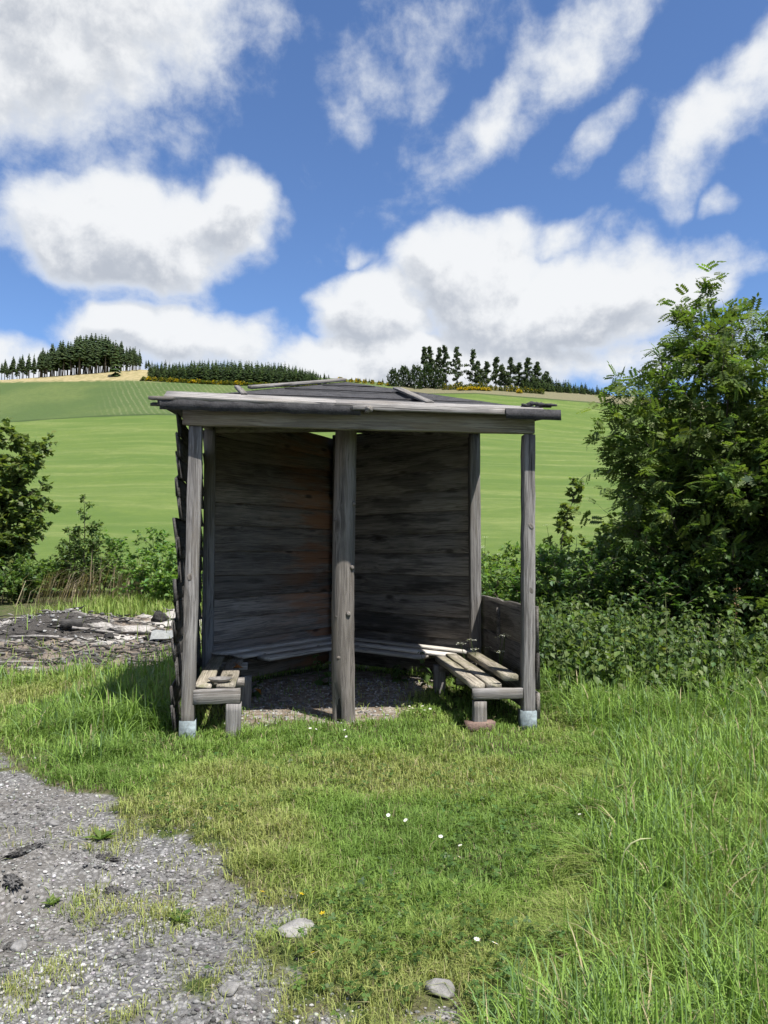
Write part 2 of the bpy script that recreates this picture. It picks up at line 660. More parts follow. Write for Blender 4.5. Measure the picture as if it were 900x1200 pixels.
def _smooth_table():
    d = np.linspace(24, 1600, 1200)
    t = np.interp(d, TD, TT)
    k = np.hanning(31)
    k /= k.sum()
    tp = np.concatenate([np.full(15, t[0]) + np.linspace(-15, -1, 15) * (t[1] - t[0]), t, np.full(15, t[-1])])
    return d, np.convolve(tp, k, 'valid')


ST_D, ST_T = _smooth_table()


def ground(x, y):
    """height of the land"""
    x = np.asarray(x, float)
    y = np.asarray(y, float)
    u = np.clip(x / np.maximum(y, 1.0), -2, 2)
    rr = np.interp(u, UR_U, UR_T)
    far = CAM_H + y * rr * np.interp(y, ST_D, ST_T)
    near = .36 * sstep(13, 25, y)
    z = np.where(y > 24, far, near)
    blend = sstep(22, 30, y)
    z = near * (1 - blend) + np.where(y > 21, far, 0) * blend
    # swells and bumps close by
    amp = sstep(60, 12, y)
    z = z + amp * ((fbm(x * .45, y * .45, 1) - .5) * .10 + (fbm(x * 2.2, y * 2.2, 2) - .5) * .045) * sstep(2.0, 3.5, np.hypot(x, y))
    # flat where the shelter stands
    lx, ly = to_local(x, y)
    pad = sstep(1.2, .2, np.maximum(np.abs(lx) - 1.6, np.abs(ly - 2.0) - 2.2))
    z = z * (1 - pad) + pad * (.012 * fbm(x * 3, y * 3, 5))
    g = gravel_mask(x, y)
    z = z - g * .03 + g * (fbm(x * 3.0, y * 3.0, 12) - .5) * .07
    # tyre ruts at the edge of the gravel
    for (cx, cy, rx, ry, h) in ((-2.02, 4.10, .34, .13, .075), (-1.85, 3.80, .26, .10, .085), (-1.50, 3.96, .34, .06, .06), (-1.78, 3.45, .20, .16, -.06), (-2.0, 3.62, .3, .1, -.05)):
        z = z + h * np.exp(-((x - cx) / rx) ** 2 - ((y - cy) / ry) ** 2) * (.4 + 1.1 * fbm(x * 9, y * 9, 44, 3))
    # the burnt heap
    b = burn_mask(x, y)
    hp = .30 * np.exp(-((x + 6.1) / .95) ** 2 - ((y - 14.4) / .75) ** 2) + .25 * np.exp(-((x + 3.9) / .4) ** 2 - ((y - 15.3) / .4) ** 2)
    hp = hp + .22 * np.exp(-((y - 15.2) / .8) ** 2) * sstep(-11, -8, x) * sstep(-3.0, -4.2, x)
    z = z + hp * (.65 + .7 * fbm(x * 4, y * 4, 6)) + b * (fbm(x * 3.2, y * 3.2, 7, 5) - .45) * .13
    return z


def gpt(x, y, dz=0.0):
    return np.array([x, y, float(ground(x, y)) + dz])


def on_ground(px, py):
    """the place on the land that is seen at that pixel"""
    d = ray(px, py)
    ts = np.concatenate([np.linspace(1.5, 30, 1200), np.linspace(30, 480, 1800)])
    p = d[None] * ts[:, None] + np.array([0, 0, CAM_H])
    below = p[:, 2] < ground(p[:, 0], p[:, 1])
    i = int(np.argmax(below)) if below.any() else len(ts) - 1
    return p[i]


def spaced(segs):
    out = [np.arange(a, b, st) for a, b, st in segs]
    return np.concatenate(out + [[segs[-1][1]]])


def build_ground():
    xs = spaced([(-900, -300, 60), (-300, -60, 8), (-60, -16, 1.5), (-16, -5, .22), (-5, 3.5, .055), (3.5, 12, .3), (12, 60, 1.5), (60, 300, 8), (300, 900, 60)])
    ys = spaced([(-120, -10, 10), (-10, 1.5, .6), (1.5, 6, .055), (6, 18, .13), (18, 40, .6), (40, 480, 4), (480, 1600, 60)])
    X, Y = np.meshgrid(xs, ys)
    Z = ground(X, Y)
    V = np.stack([X, Y, Z], -1).reshape(-1, 3)
    ny, nx = X.shape
    i = np.arange(ny - 1)[:, None] * nx + np.arange(nx - 1)[None]
    F = np.stack([i, i + 1, i + nx + 1, i + nx], -1).reshape(-1, 4)
    g = gravel_mask(X, Y)
    b = burn_mask(X, Y)
    f = floor_mask(X, Y)
    me = mesh_np('ground', V, F, ground_mat(), np.stack([g, b, f], -1).reshape(-1, 3), True)
    me.materials.append(field_mat())
    me.polygons.foreach_set('material_index', (V[F[:, 0], 1] > 24).astype(np.int32))
    return tag(link('ground', me), 'rough grass ground and farm fields rising to a ridge', 'ground', kind='structure')


def ground_mat():
    m, t, out = mat_new('land')
    pos = t.new('ShaderNodeTexCoord').outputs['Object']
    p = t.xyz(pos)
    a = t.new('ShaderNodeVertexColor')
    a.layer_name = 'col'
    z = t.new('ShaderNodeSeparateColor')
    t.put(z.inputs[0], a.outputs[0])
    zg, zb, zf = z.outputs[0], z.outputs[1], z.outputs[2]
    fine = t.noise(pos, 55, 5, .65)
    mid = t.noise(pos, 7, 4, .6)
    big = t.noise(pos, .7, 3, .5)
    peb = t.voronoi(pos, 48, out='Color')
    pebd = t.voronoi(pos, 48)
    pk = t.new('ShaderNodeSeparateColor')
    t.put(pk.inputs[0], peb)
    soil = t.mix(t.rng(fine, .35, .65), (.055, .046, .030), (.115, .10, .062))
    turf = t.mix(t.rng(mid, .35, .65), (.035, .055, .014), (.075, .085, .026))
    near = t.mix(t.rng(t.math('ADD', t.math('MULTIPLY', mid, .6), t.math('MULTIPLY', big, .4)), .42, .6, 0, .7), turf, soil)
    grav = t.mix(pk.outputs[0], (.085, .083, .082), (.33, .325, .32))
    grav = t.mix(t.rng(pebd, .35, .75, 0, .8), grav, (.055, .054, .053))
    grav = t.mix(t.rng(fine, .42, .62, 0, .75), grav, t.mix(t.rng(t.noise(pos, 210, 3, .7), .35, .65), (.055, .055, .056), (.165, .165, .167)))
    grav = t.mix(t.rng(mid, .49, .66, 0, .65), grav, (.095, .09, .084))
    grav = t.mix(t.rng(big, .45, .65, 0, .35), grav, (.13, .115, .095))
    near = t.mix(t.rng(t.math('ADD', zg, t.math('MULTIPLY', t.math('SUBTRACT', fine, .5), .5)), .35, .65), near, grav)
    flr = t.mix(pk.outputs[1], (.15, .13, .108), (.38, .35, .31))
    flr = t.mix(t.rng(mid, .38, .58), flr, (.15, .118, .088))
    near = t.mix(t.rng(t.math('ADD', zf, t.math('MULTIPLY', t.math('SUBTRACT', fine, .5), .5)), .35, .65), near, flr)
    # burnt ground: char, ash, scorched litter
    bn = t.noise(t.vmath('MULTIPLY', pos, (.8, 1.7, 1)), 1.9, 6, .68)
    char = t.mix(t.rng(fine, .35, .7), (.028, .026, .025), (.085, .078, .070))
    lit = t.mix(t.rng(fine, .4, .66), (.12, .096, .074), (.24, .20, .165))
    bc = t.mix(t.rng(bn, .38, .52), char, lit)
    ash_n = t.noise(t.vmath('MULTIPLY', pos, (.5, 1.2, 1)), 2.2, 5, .66)
    ashband = t.math('MULTIPLY', t.rng(p[1], 12.9, 13.6), t.rng(p[1], 15.8, 15.0))
    ash = t.math('MULTIPLY', t.rng(ash_n, .44, .56), ashband)
    bc = t.mix(ash, bc, t.mix(t.rng(fine, .3, .65), (.20, .185, .17), (.46, .44, .41)))
    heap = t.rng(t.vmath('LENGTH', t.vmath('MULTIPLY', t.vmath('SUBTRACT', pos, (-6.1, 14.2, 0)), (.85, 1.3, 0)), out=1), .85, 1.15, 1, 0)
    bc = t.mix(heap, bc, char)
    near = t.mix(t.rng(t.math('ADD', zb, t.math('MULTIPLY', t.math('SUBTRACT', mid, .5), .8)), .3, .6), near, bc)
    h = t.math('ADD', t.math('MULTIPLY', fine, .5), t.math('MULTIPLY', pebd, .5))
    principled(t, out, near, .92, h, .6, .02, spec=.2)
    return m


def field_mat():
    m, t, out = mat_new('field')
    pos = t.new('ShaderNodeTexCoord').outputs['Object']
    p = t.xyz(pos)
    # the crop field
    wp = t.vmath('ADD', pos, t.vmath('SCALE', t.vmath('SUBTRACT', t.noise(pos, .012, 3, .5, color=True), (.5, .5, .5)), 60.0))
    st1 = t.noise(t.vmath('MULTIPLY', wp, (.010, .05, .05)), 1.0, 5, .62)
    st2 = t.noise(t.vmath('MULTIPLY', wp, (.020, .13, .06)), 1.0, 6, .70)
    st3 = t.noise(t.vmath('MULTIPLY', pos, (1.2, 3.0, 1)), 1.0, 4, .65)
    crop = t.mix(t.rng(st1, .35, .65), (.074, .120, .022), (.106, .148, .031))
    crop = t.mix(t.rng(st2, .47, .64, 0, .75), crop, (.165, .195, .062))
    crop = t.mix(t.rng(t.noise(wp, .35, 6, .72), .38, .66, 0, .5), crop, (.062, .105, .020))
    crop = t.mix(t.rng(st3, .35, .7, 0, .5), crop, (.058, .100, .018))
    # the upper field: darker, set out in slanting rows
    rows = t.math('SINE', t.math('ADD', t.math('MULTIPLY', t.math('ADD', p[0], t.math('MULTIPLY', p[1], .42)), 2.6), t.math('MULTIPLY', t.noise(pos, .08, 2), 5.0)))
    rown = t.noise(pos, .35, 3, .6)
    up = t.mix(t.rng(t.noise(t.vmath('MULTIPLY', pos, (.02, .012, .02)), 1.0, 3), .4, .6), (.058, .092, .026), (.092, .122, .036))
    up = t.mix(t.rng(t.noise(pos, .5, 6, .75), .38, .62, 0, .55), up, (.050, .078, .022))
    rowmask = t.math('MULTIPLY', t.rng(rows, .15, .9), t.rng(t.noise(pos, .7, 4, .7), .42, .58))
    rowmask = t.math('MULTIPLY', rowmask, t.rng(t.math('ADD', p[0], t.math('MULTIPLY', p[1], .30)), -28.0, -12.0))
    up = t.mix(t.math('MULTIPLY', rowmask, .38), up, (.20, .195, .115))
    edge = t.math('ADD', t.math('ADD', p[1], t.math('MULTIPLY', p[0], .0)), t.math('MULTIPLY', t.math('SUBTRACT', t.noise(pos, .03, 2), .5), 14))
    upm = t.math('MULTIPLY', t.rng(edge, 279, 281.5), t.rng(p[0], 30.0, 10.0))
    hedge = t.math('MULTIPLY', t.math('MULTIPLY', t.rng(edge, 277, 279), t.rng(edge, 283, 281)), t.rng(p[0], 30.0, 10.0))
    fld = t.mix(upm, crop, up)
    fld = t.mix(t.math('MULTIPLY', hedge, .75), fld, (.025, .045, .012))
    # pale mown clearing below the spruces
    cl = t.math('MULTIPLY', t.rng(t.math('ADD', p[1], t.math('MULTIPLY', p[0], .12)), 352, 360), t.math('MULTIPLY', t.rng(p[0], -122, -112), t.rng(p[0], -190, -172)))
    cl = t.rng(t.math('ADD', p[1], t.math('ADD', t.math('MULTIPLY', p[0], .30), t.math('MULTIPLY', t.math('SUBTRACT', rown, .5), 8))), 330, 336)
    cl = t.math('MULTIPLY', cl, t.rng(p[0], -104, -116))
    fld = t.mix(t.math('MULTIPLY', cl, .9), fld, t.mix(t.rng(rown, .35, .65), (.23, .195, .095), (.33, .27, .15)))
    # brown ploughed strip on the right
    br = t.math('MULTIPLY', t.rng(t.math('ADD', p[1], t.math('MULTIPLY', p[0], .05)), 376, 378), t.rng(p[0], 2.0, 12.0))
    fld = t.mix(br, fld, t.mix(t.rng(st3, .35, .65), (.118, .112, .062), (.152, .140, .082)))
    brh = t.math('MULTIPLY', t.math('MULTIPLY', t.rng(t.math('ADD', p[1], t.math('MULTIPLY', p[0], .05)), 373, 375), t.rng(t.math('ADD', p[1], t.math('MULTIPLY', p[0], .05)), 378.5, 377)), t.rng(p[0], 2.0, 12.0))
    fld = t.mix(t.math('MULTIPLY', brh, .8), fld, (.04, .055, .02))
    principled(t, out, fld, .92, st3, .35, .06, spec=.2)
    return m


build_ground()

# ------------------------------------------------------------------ the shelter
shelter = empty('wooden_shelter', (SH[0], SH[1], 0), SH_A)
tag(shelter, 'weathered grey wooden bus shelter with black felt roof and benches inside', 'shelter')


def board_mesh(name, L, w, th, mat, seg=6, wave=.0, warp=.0, chip=.0, seed=0, bevel=.006):
    """a plank along its own x axis, y across, z its thickness, with uneven edges"""
    r = np.random.default_rng(seed)
    n = seg + 1
    xs = np.linspace(0, L, n)
    top = w / 2 + wave * (np.cumsum(r.normal(0, .5, n)) * .3 + r.normal(0, .6, n))
    bot = -w / 2 + wave * (np.cumsum(r.normal(0, .5, n)) * .3 + r.normal(0, .6, n))
    zz = warp * np.sin(np.linspace(0, math.pi, n) * r.uniform(.6, 1.6) + r.uniform(0, 2)) if warp else np.zeros(n)
    b = min(bevel, th * .3)
    rings = []
    for i in range(n):
        x = xs[i]
        t_, b_, z_ = top[i], bot[i], zz[i]
        dx = r.uniform(-chip, chip, 8) if i in (0, n - 1) else np.zeros(8)
        prof = [(b_ + b, -th / 2), (t_ - b, -th / 2), (t_, -th / 2 + b), (t_, th / 2 - b), (t_ - b, th / 2), (b_ + b, th / 2), (b_, th / 2 - b), (b_, -th / 2 + b)]
        rings.append([(x + dx[k], q[0], q[1] + z_) for k, q in enumerate(prof)])
    V = np.array(rings).reshape(-1, 3)
    i = np.arange(n - 1)[:, None] * 8
    j = np.arange(8)[None]
    k = (j + 1) % 8
    F = [np.stack([i + j, i + k, i + k + 8, i + j + 8], -1).reshape(-1, 4)[:, ::-1]]
    e0 = [[0, 1, 2, 3], [0, 3, 4, 7], [4, 5, 6, 7]]
    o = (n - 1) * 8
    F.append(np.array(e0)[:, ::1])
    F.append(np.array(e0)[:, ::-1] + o)
    return mesh_np(name, V, [np.concatenate(F)], mat)


def board(name, parent, p0, p1, w, th, mat, face=(0, 0, 1), seed=0, **kw):
    """a plank from p0 to p1 (shelter axes); face: the way its broad side looks"""
    p0, p1 = np.asarray(p0, float), np.asarray(p1, float)
    d = p1 - p0
    L = np.linalg.norm(d)
    x = d / L
    f = np.asarray(face, float)
    z = f - x * f.dot(x)
    z /= np.linalg.norm(z)
    y = np.cross(z, x)
    me = board_mesh(name, L, w, th, M[mat], seed=seed, **kw)
    o = link(name, me, parent)
    o.matrix_local = Matrix(((x[0], y[0], z[0], p0[0]), (x[1], y[1], z[1], p0[1]), (x[2], y[2], z[2], p0[2]), (0, 0, 0, 1)))
    return o


def loc3(px, py, Y):
    p = at(px, py, Y)
    lx, ly = to_local(p[0], p[1])
    return np.array([lx, ly, p[2]])


# posts --------------------------------------------------------------
def front_post(base, top, w, seed):
    o = board('post', shelter, base, top, w, w, 'wood_grey', face=(0, -1, 0), seed=seed, seg=14, wave=.004, warp=.006, chip=.004, bevel=.005)
    return o


pl_b, pl_t = loc3(220, 861, 6.65), loc3(229.5, 500, 6.66)
pl_b[2] = .02
pr_b, pr_t = loc3(618, 851, 6.99), loc3(619, 510, 7.0)
pr_b[2] = .02
post_l = front_post(pl_b, pl_t, .110, 3)
post_r = front_post(pr_b, pr_t, .108, 4)


def bracket(post, L=.17, w=.132):
    """galvanised shoe round the foot of a post: a base, two cheeks and a back"""
    bag = Bag()

    def bx(a, b):
        a, b = np.array(a), np.array(b)
        V = np.array([[(a, b)[i][0], (a, b)[j][1], (a, b)[k][2]] for i in (0, 1) for j in (0, 1) for k in (0, 1)])
        F = np.array([[0, 1, 3, 2], [4, 6, 7, 5], [0, 4, 5, 1], [2, 3, 7, 6], [0, 2, 6, 4], [1, 5, 7, 3]])
        bag.add(V, F)
    h = w / 2
    t_ = .006
    x0, x1 = -.10, L
    bx((x0, -h, h - t_), (x1, h, h))              # plate towards the viewer
    bx((x0, -h, -h), (x1, -h + t_, h - t_))
    bx((x0, h - t_, -h), (x1, h, h - t_))
    bx((x0, -h + t_, -h), (x0 + t_, h - t_, h - t_))
    o = link('bracket', bag.mesh('bracket', M['zinc']), post)
    return o


for po, ks in ((post_r, ((.80, .010), (1.22, -.016), (1.80, -.012))), (post_l, ((1.35, .012),))):
    for n_, (kx, ky) in enumerate(ks):                       # dark oval knots standing a little proud of the worn face
        th_ = np.arange(12) * math.pi / 6
        ring = lambda a, b, h: np.stack([a * np.cos(th_), b * np.sin(th_), np.full(12, h)], -1)
        V = np.concatenate([ring(.034, .021, -.003), ring(.026, .016, .0016), ring(.015, .009, .0004), [[0, 0, .0012]]])
        j_ = np.arange(12)
        k_ = (j_ + 1) % 12
        F = np.concatenate([np.stack([j_ + 12 * q, k_ + 12 * q, k_ + 12 * q + 12, j_ + 12 * q + 12], -1) for q in (0, 1)])
        T = np.stack([j_ + 24, k_ + 24, np.full(12, 36)], -1)
        kn = link('knot', mesh_np('knot', V, [F, T], M['wood_knot']), po)
        kn.location = (kx, ky, .0555)
        kn.rotation_euler = (0, 0, .3 * n_)
bracket(post_l, .135)
bracket(post_r, .15)
bl = np.array([-1.575, 2.30, 0.0])
br_ = np.array([1.575, 2.30, 0.0])
ap = np.array([0.0, 4.10, 0.0])
fl = np.array([-1.51, 0.0, 0.0])
fr = np.array([1.50, 0.0, 0.0])
for b_, tp, sd in ((bl, 3.06, 5), (br_, 3.06, 6), (ap + np.array([0, -.12, 0]), 3.22, 7)):
    board('post', shelter, b_ + (0, 0, .0), b_ + (0, 0, tp), .125, .11, 'wood_grey' if sd != 7 else 'wood_wall', face=(0, -1, 0), seed=sd, seg=10, wave=.003, warp=.005)


# the round log in the middle
def log_mesh(L, r0, r1):
    r = np.random.default_rng(8)
    n, s = 26, 20
    xs = np.concatenate([[0], np.linspace(.03, L, n - 1)])
    th = np.arange(s) * 2 * math.pi / s
    V = []
    knots = [(r.uniform(.3, 2.6), r.uniform(0, 6.28)) for _ in range(9)]
    for i, x in enumerate(xs):
        rad = r0 + (r1 - r0) * x / L
        a = rad * (1 + .035 * np.sin(2 * th + x * .8) + .02 * np.sin(5 * th + x * 2) + .012 * r.normal(size=s))
        for kx, ka in knots:
            a += .014 * np.exp(-((x - kx) / .05) ** 2 - (np.angle(np.exp(1j * (th - ka))) / .25) ** 2)
        # rotted foot towards the viewer
        rot = np.exp(-(np.angle(np.exp(1j * (th - .85))) / .34) ** 2) * sstep(.40, .12, x)
        a = a * (1 - .62 * rot)
        bend = .012 * math.sin(x * 1.4)
        V.append(np.stack([np.full(s, x) + (r.normal(0, .012, s) if i in (0, n - 1) else 0), a * np.cos(th) + bend, a * np.sin(th)], -1))
    V = np.concatenate(V)
    i = np.arange(n - 1)[:, None] * s
    j = np.arange(s)[None]
    k = (j + 1) % s
    F = np.stack([i + j, i + k, i + k + s, i + j + s], -1).reshape(-1, 4)
    V = np.vstack([V, [0, 0, 0], [L, 0, 0]])
    jj = np.arange(s)
    kk = (jj + 1) % s
    T = np.concatenate([np.stack([kk, jj, np.full(s, n * s)], -1), np.stack([jj + (n - 1) * s, kk + (n - 1) * s, np.full(s, n * s + 1)], -1)])
    return mesh_np('log_post', V, [F[:, ::-1], T[:, ::-1]], M['log'], None, True), knots


lp = loc3(403, 843, 7.27)
lt = loc3(404.5, 480, 7.27)
L_ = float(np.linalg.norm(lt - lp)) + .02
lme, lknots = log_mesh(L_, .107, .098)
log = link('log_post', lme, shelter)
x = (lt - lp) / np.linalg.norm(lt - lp)
z = np.array([0, -1, 0]) + x * x[1]
z /= np.linalg.norm(z)
y = np.cross(z, x)
log.matrix_local = Matrix(((x[0], y[0], z[0], lp[0]), (x[1], y[1], z[1], lp[1]), (x[2], y[2], z[2], -.01), (0, 0, 0, 1)))
for (kx, kan) in ((.62, 1.0), (1.02, 1.9), (1.0, .75), (1.45, 2.3), (1.9, .5), (2.05, 2.6)):   # short branch stubs
    V, F = tube([(0, 0, 0), (.014, 0, 0), (.020, 0, .002)], [.026, .022, .010], 9)
    k = link('knot', mesh_np('knot', V, F, M['log']), log)
    cy_, sy_ = math.cos(kan), math.sin(kan)
    k.matrix_local = Matrix(((0, 0, 1, kx), (cy_, -sy_, 0, cy_ * .095), (sy_, cy_, 0, sy_ * .095), (0, 0, 0, 1)))
# dark rotten hollow at its foot is cut into the log; a dark strip set inside stands in for its shade
sp = board('hollow_dark', log, (0, 0, 0), (.24, 0, 0), .035, .012, 'wood_char', seed=9, seg=4, wave=.004)
sp.matrix_local = Matrix(((1, 0, 0, .02), (0, .7, .7, .052), (0, -.7, .7, .045), (0, 0, 0, 1)))

# beams ---------------------------------------------------------------
bz_l, bz_r = pl_t[2] + .004, pr_t[2] + .004
beam = board('front_beam', shelter, (-1.555, -.035, bz_l + .10), (1.575, -.035, bz_r + .10), .20, .075, 'wood_beam', face=(0, -1, 0), seed=11, seg=18, wave=.004, warp=.006)
for (a, b_, sd) in ((fl + (-.0, .06, 2.80), bl + (0, 0, 3.05), 12), (bl + (0, 0, 3.02), ap + (0, 0, 3.335), 13), (ap + (0, 0, 3.335), br_ + (0, 0, 3.02), 14), (br_ + (0, 0, 3.06), fr + (0, .06, 2.80), 15)):
    board('wall_plate', shelter, a, b_, .09, .09, 'wood_wall', seed=sd, seg=5, wave=.002)

# back walls ------------------------------------------------------------
def plank_wall(name, a, b, seed, hs, z0, top_trim, mat, thin=.028, outside=1):
    a, b = np.asarray(a, float), np.asarray(b, float)
    d = (b - a) / np.linalg.norm(b - a)
    nrm = np.array([-d[1], d[0], 0]) * outside
    bag = Bag()
    r = np.random.default_rng(seed)
    for s in (.5,):                                  # nailing batten behind the planks
        c = a + (b - a) * s + nrm * .075
        V, F = tube([c + (0, 0, z0), c + (0, 0, 2.8)], .035, 4)
        bag.add(V, F)
    wall = link(name, bag.mesh(name, M['wood_wall']), shelter)
    zc = z0
    for i, h in enumerate(hs):
        off = nrm * r.uniform(-.003, .003)
        e0, e1 = r.uniform(-.04, .03, 2)
        dz0, dz1 = r.uniform(-.010, .010, 2)
        if i == len(hs) - 1:
            dz0, dz1 = top_trim
        board('plank', wall, a + off - d * e0 + (0, 0, zc + h / 2 + dz0), b + off + d * e1 * .4 + (0, 0, zc + h / 2 + dz1), h + .045, thin,
              mat if not isinstance(mat, list) else mat[i % len(mat)], face=nrm + np.array([0, 0, -.17]), seed=seed * 50 + i, seg=9, wave=.007, warp=.004, chip=.01)
        zc += h
    return wall


HS_L = [.24, .24, .27, .25, .26, .29, .31, .27, .25, .28, .28, .26]
HS_R = [.22, .26, .25, .27, .24, .28, .26, .27, .26, .27, .26, .30]
off_l = np.array([-.085 * .64, .085, 0])
off_r = np.array([.085 * .64, .085, 0])
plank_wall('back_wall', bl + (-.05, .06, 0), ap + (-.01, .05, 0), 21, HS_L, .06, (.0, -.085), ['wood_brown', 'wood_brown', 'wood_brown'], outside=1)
plank_wall('back_wall', ap + (.01, .05, 0), br_ + (.05, .06, 0), 22, HS_R, .06, (.02, .0), 'wood_wall', outside=1)

# clad side on the left: rough lapped boards nailed to the outside of the posts
bag = Bag()
V, F = tube([fl + (-.085, 1.2, .1), fl + (-.095, 1.2, 2.7)], .03, 4)
bag.add(V, F)
side = link('side_wall', bag.mesh('side_wall', M['wood_side']), shelter)
r = np.random.default_rng(77)
zc = .06
lean_x = (pl_t[0] - pl_b[0]) / 2.65
i = 0
while zc < 2.72:
    h = r.uniform(.19, .25)
    gap = .0
    if 1.86 < zc < 2.05:
        gap = .055
    x0 = pl_b[0] + lean_x * (zc + h / 2) - .098
    a = np.array([x0 + r.uniform(-.045, .004), -.05 + r.uniform(-.05, .04), zc + h / 2])
    b_ = np.array([bl[0] - .10 + r.uniform(-.01, .01), bl[1] + .05, zc + h / 2 + r.uniform(-.015, .015)])
    board('lap_board', side, a, b_, h * r.uniform(.92, 1.02), .022, 'wood_side', face=(-1, 0, -.07 - r.uniform(0, .08)), seed=800 + i, seg=9, wave=.018, warp=.012, chip=.035)
    zc += h * .86 + gap
    i += 1

# low boards on the right side, nailed outside the posts
side2 = link('low_side_wall', mesh_np('low_side_wall', *tube([br_ + (.05, -.9, .12), br_ + (.05, -.9, .98)], .028, 4), M['wood_wall']), shelter)
for (za, zb, h, sd) in ((.88, .86, .40, 31), (.50, .50, .36, 32), (.20, .20, .24, 33)):
    board('plank', side2, (fr[0] + .094, .0, za), (br_[0] + .098, 2.32, zb), h, .03, 'wood_wall', face=(1, 0, 0), seed=sd, seg=9, wave=.012, warp=.012, chip=.01)

# benches -----------------------------------------------------------------
BZ_L, BZ_R = .435, .405


def bench_leg(parent, x, y, h, w, seed, mat='wood_grey', th=None):
    return board('leg', parent, (x, y, -.02), (x + .004, y, h), w, th or w * .8, mat, face=(0, -1, 0), seed=seed, seg=5, wave=.003, chip=.003)


def bench(seed, zt, slats, bearers, slope=0.0):
    bag = Bag()
    for (a, b_) in bearers:
        a, b_ = np.array(a), np.array(b_)
        d = (b_ - a) / np.linalg.norm(b_ - a)
        n_ = np.array([-d[1], d[0], 0]) * .022
        q = np.array([a - n_, a + n_, b_ + n_, b_ - n_])
        V = np.vstack([q + (0, 0, zt - .115), q + (0, 0, zt - .034)])
        bag.add(V, np.array([[3, 2, 1, 0], [4, 5, 6, 7], [0, 1, 5, 4], [1, 2, 6, 5], [2, 3, 7, 6], [3, 0, 4, 7]]))
    m0, m1 = [(np.array(a) + np.array(b_)) / 2 for a, b_ in bearers]
    V, F = tube([m0 + (0, 0, zt - .075), m1 + (0, 0, zt - .075)], .03, 4)        # rail that joins them
    bag.add(V, F)
    bch = link('bench', bag.mesh('bench', M['wood_wall']), shelter)
    for k, (a, b_, w_, mt, th) in enumerate(slats):
        board('slat', bch, (a[0], a[1], zt - .034 + th / 2 + .001 - slope * k), (b_[0], b_[1], zt - .033 + th / 2 - slope * k), w_, th, mt, seed=seed + k, seg=7, wave=.004, warp=.003, chip=.006, bevel=.008)
    return bch


# bench along the clad side: two boards
b1 = bench(40, BZ_L, [((-1.375, .02), (-1.425, 2.02), .15, 'wood_bench', .034), ((-1.175, .03), (-1.215, 1.72), .165, 'wood_bench', .034)],
           [((-1.48, .62, 0), (-1.05, .62, 0)), ((-1.50, 1.62, 0), (-1.08, 1.62, 0))])
board('end_board', b1, (-1.44, -.035, .352), (-1.045, -.045, .356), .122, .05, 'wood_grey', face=(0, -1, 0), seed=44, seg=6, wave=.004, chip=.006)
bench_leg(b1, -1.105, -.02, .292, .125, 45)
bench_leg(b1, -1.08, 1.22, .325, .12, 46, th=.12)
# benches along the two back walls
u_l = (ap - bl) / np.linalg.norm(ap - bl)
n_l = np.array([u_l[1], -u_l[0], 0])
u_r = (br_ - ap) / np.linalg.norm(br_ - ap)
n_r = np.array([u_r[1], -u_r[0], 0])


def along(base, u, n, s, o):
    return (base + u * s + n * o)[:2]


LL = float(np.linalg.norm(ap - bl))
b2 = bench(50, BZ_L - .01, [(along(bl, u_l, n_l, -.01, .10), along(bl, u_l, n_l, LL - .10, .10), .205, 'wood_seat', .04),
                      (along(bl, u_l, n_l, .14, .315), along(bl, u_l, n_l, LL - .32, .315), .21, 'wood_seat', .04),
                      (along(bl, u_l, n_l, .36, .535), along(bl, u_l, n_l, LL - .56, .535), .21, 'wood_seat', .045)],
           [(bl + u_l * .5 + n_l * .02, bl + u_l * .5 + n_l * .42), (bl + u_l * 1.5 + n_l * .02, bl + u_l * 1.5 + n_l * .42)], .03)
q = bl + u_l * 1.9 + n_l * .33
bench_leg(b2, q[0], q[1], .34, .10, 54, 'wood_wall')
b3 = bench(60, BZ_R, [(along(ap, u_r, n_r, .10, .09), along(ap, u_r, n_r, LL + .05, .09), .15, 'wood_seat', .036),
                      (along(ap, u_r, n_r, .30, .295), along(ap, u_r, n_r, LL - .12, .295), .165, 'wood_seat', .036),
                      (along(ap, u_r, n_r, .54, .505), along(ap, u_r, n_r, LL - .38, .505), .175, 'wood_seat', .036)],
           [(ap + u_r * .8 + n_r * .02, ap + u_r * .8 + n_r * .42), (ap + u_r * 1.9 + n_r * .02, ap + u_r * 1.9 + n_r * .42)], .028)
q = np.array([1.015, 1.69, 0])
bench_leg(b3, q[0], q[1], .33, .125, 64, 'wood_grey')
# bench along the open side: three narrow slats, the end board on a leg on a brick
b4 = bench(70, BZ_R - .012, [((1.045, -.03), (1.05, 1.80), .125, 'wood_bench', .056), ((1.192, -.03), (1.212, 1.98), .132, 'wood_bench', .056), ((1.342, -.03), (1.378, 2.16), .14, 'wood_bench', .056)],
           [((1.0, .7, 0), (1.46, .7, 0)), ((1.0, 1.6, 0), (1.46, 1.6, 0))])
board('end_board', b4, (.985, -.055, .328), (1.44, -.05, .326), .092, .05, 'wood_grey', face=(0, -1, 0), seed=74, seg=6, wave=.003, chip=.004)
bench_leg(b4, 1.05, -.03, .262, .115, 75)
b4_leg = b4.children[-1]
b4_leg.location.z += .07
b4_leg.scale = (.72, 1, 1)

# roof --------------------------------------------------------------------
E = np.array([(-1.745, -.20, 2.872), (1.745, -.20, 2.838), (1.80, 2.50, 3.15), (0, 4.45, 3.42), (-1.80, 2.50, 3.15)])
peak = loc3(405, 447.5, 8.55)


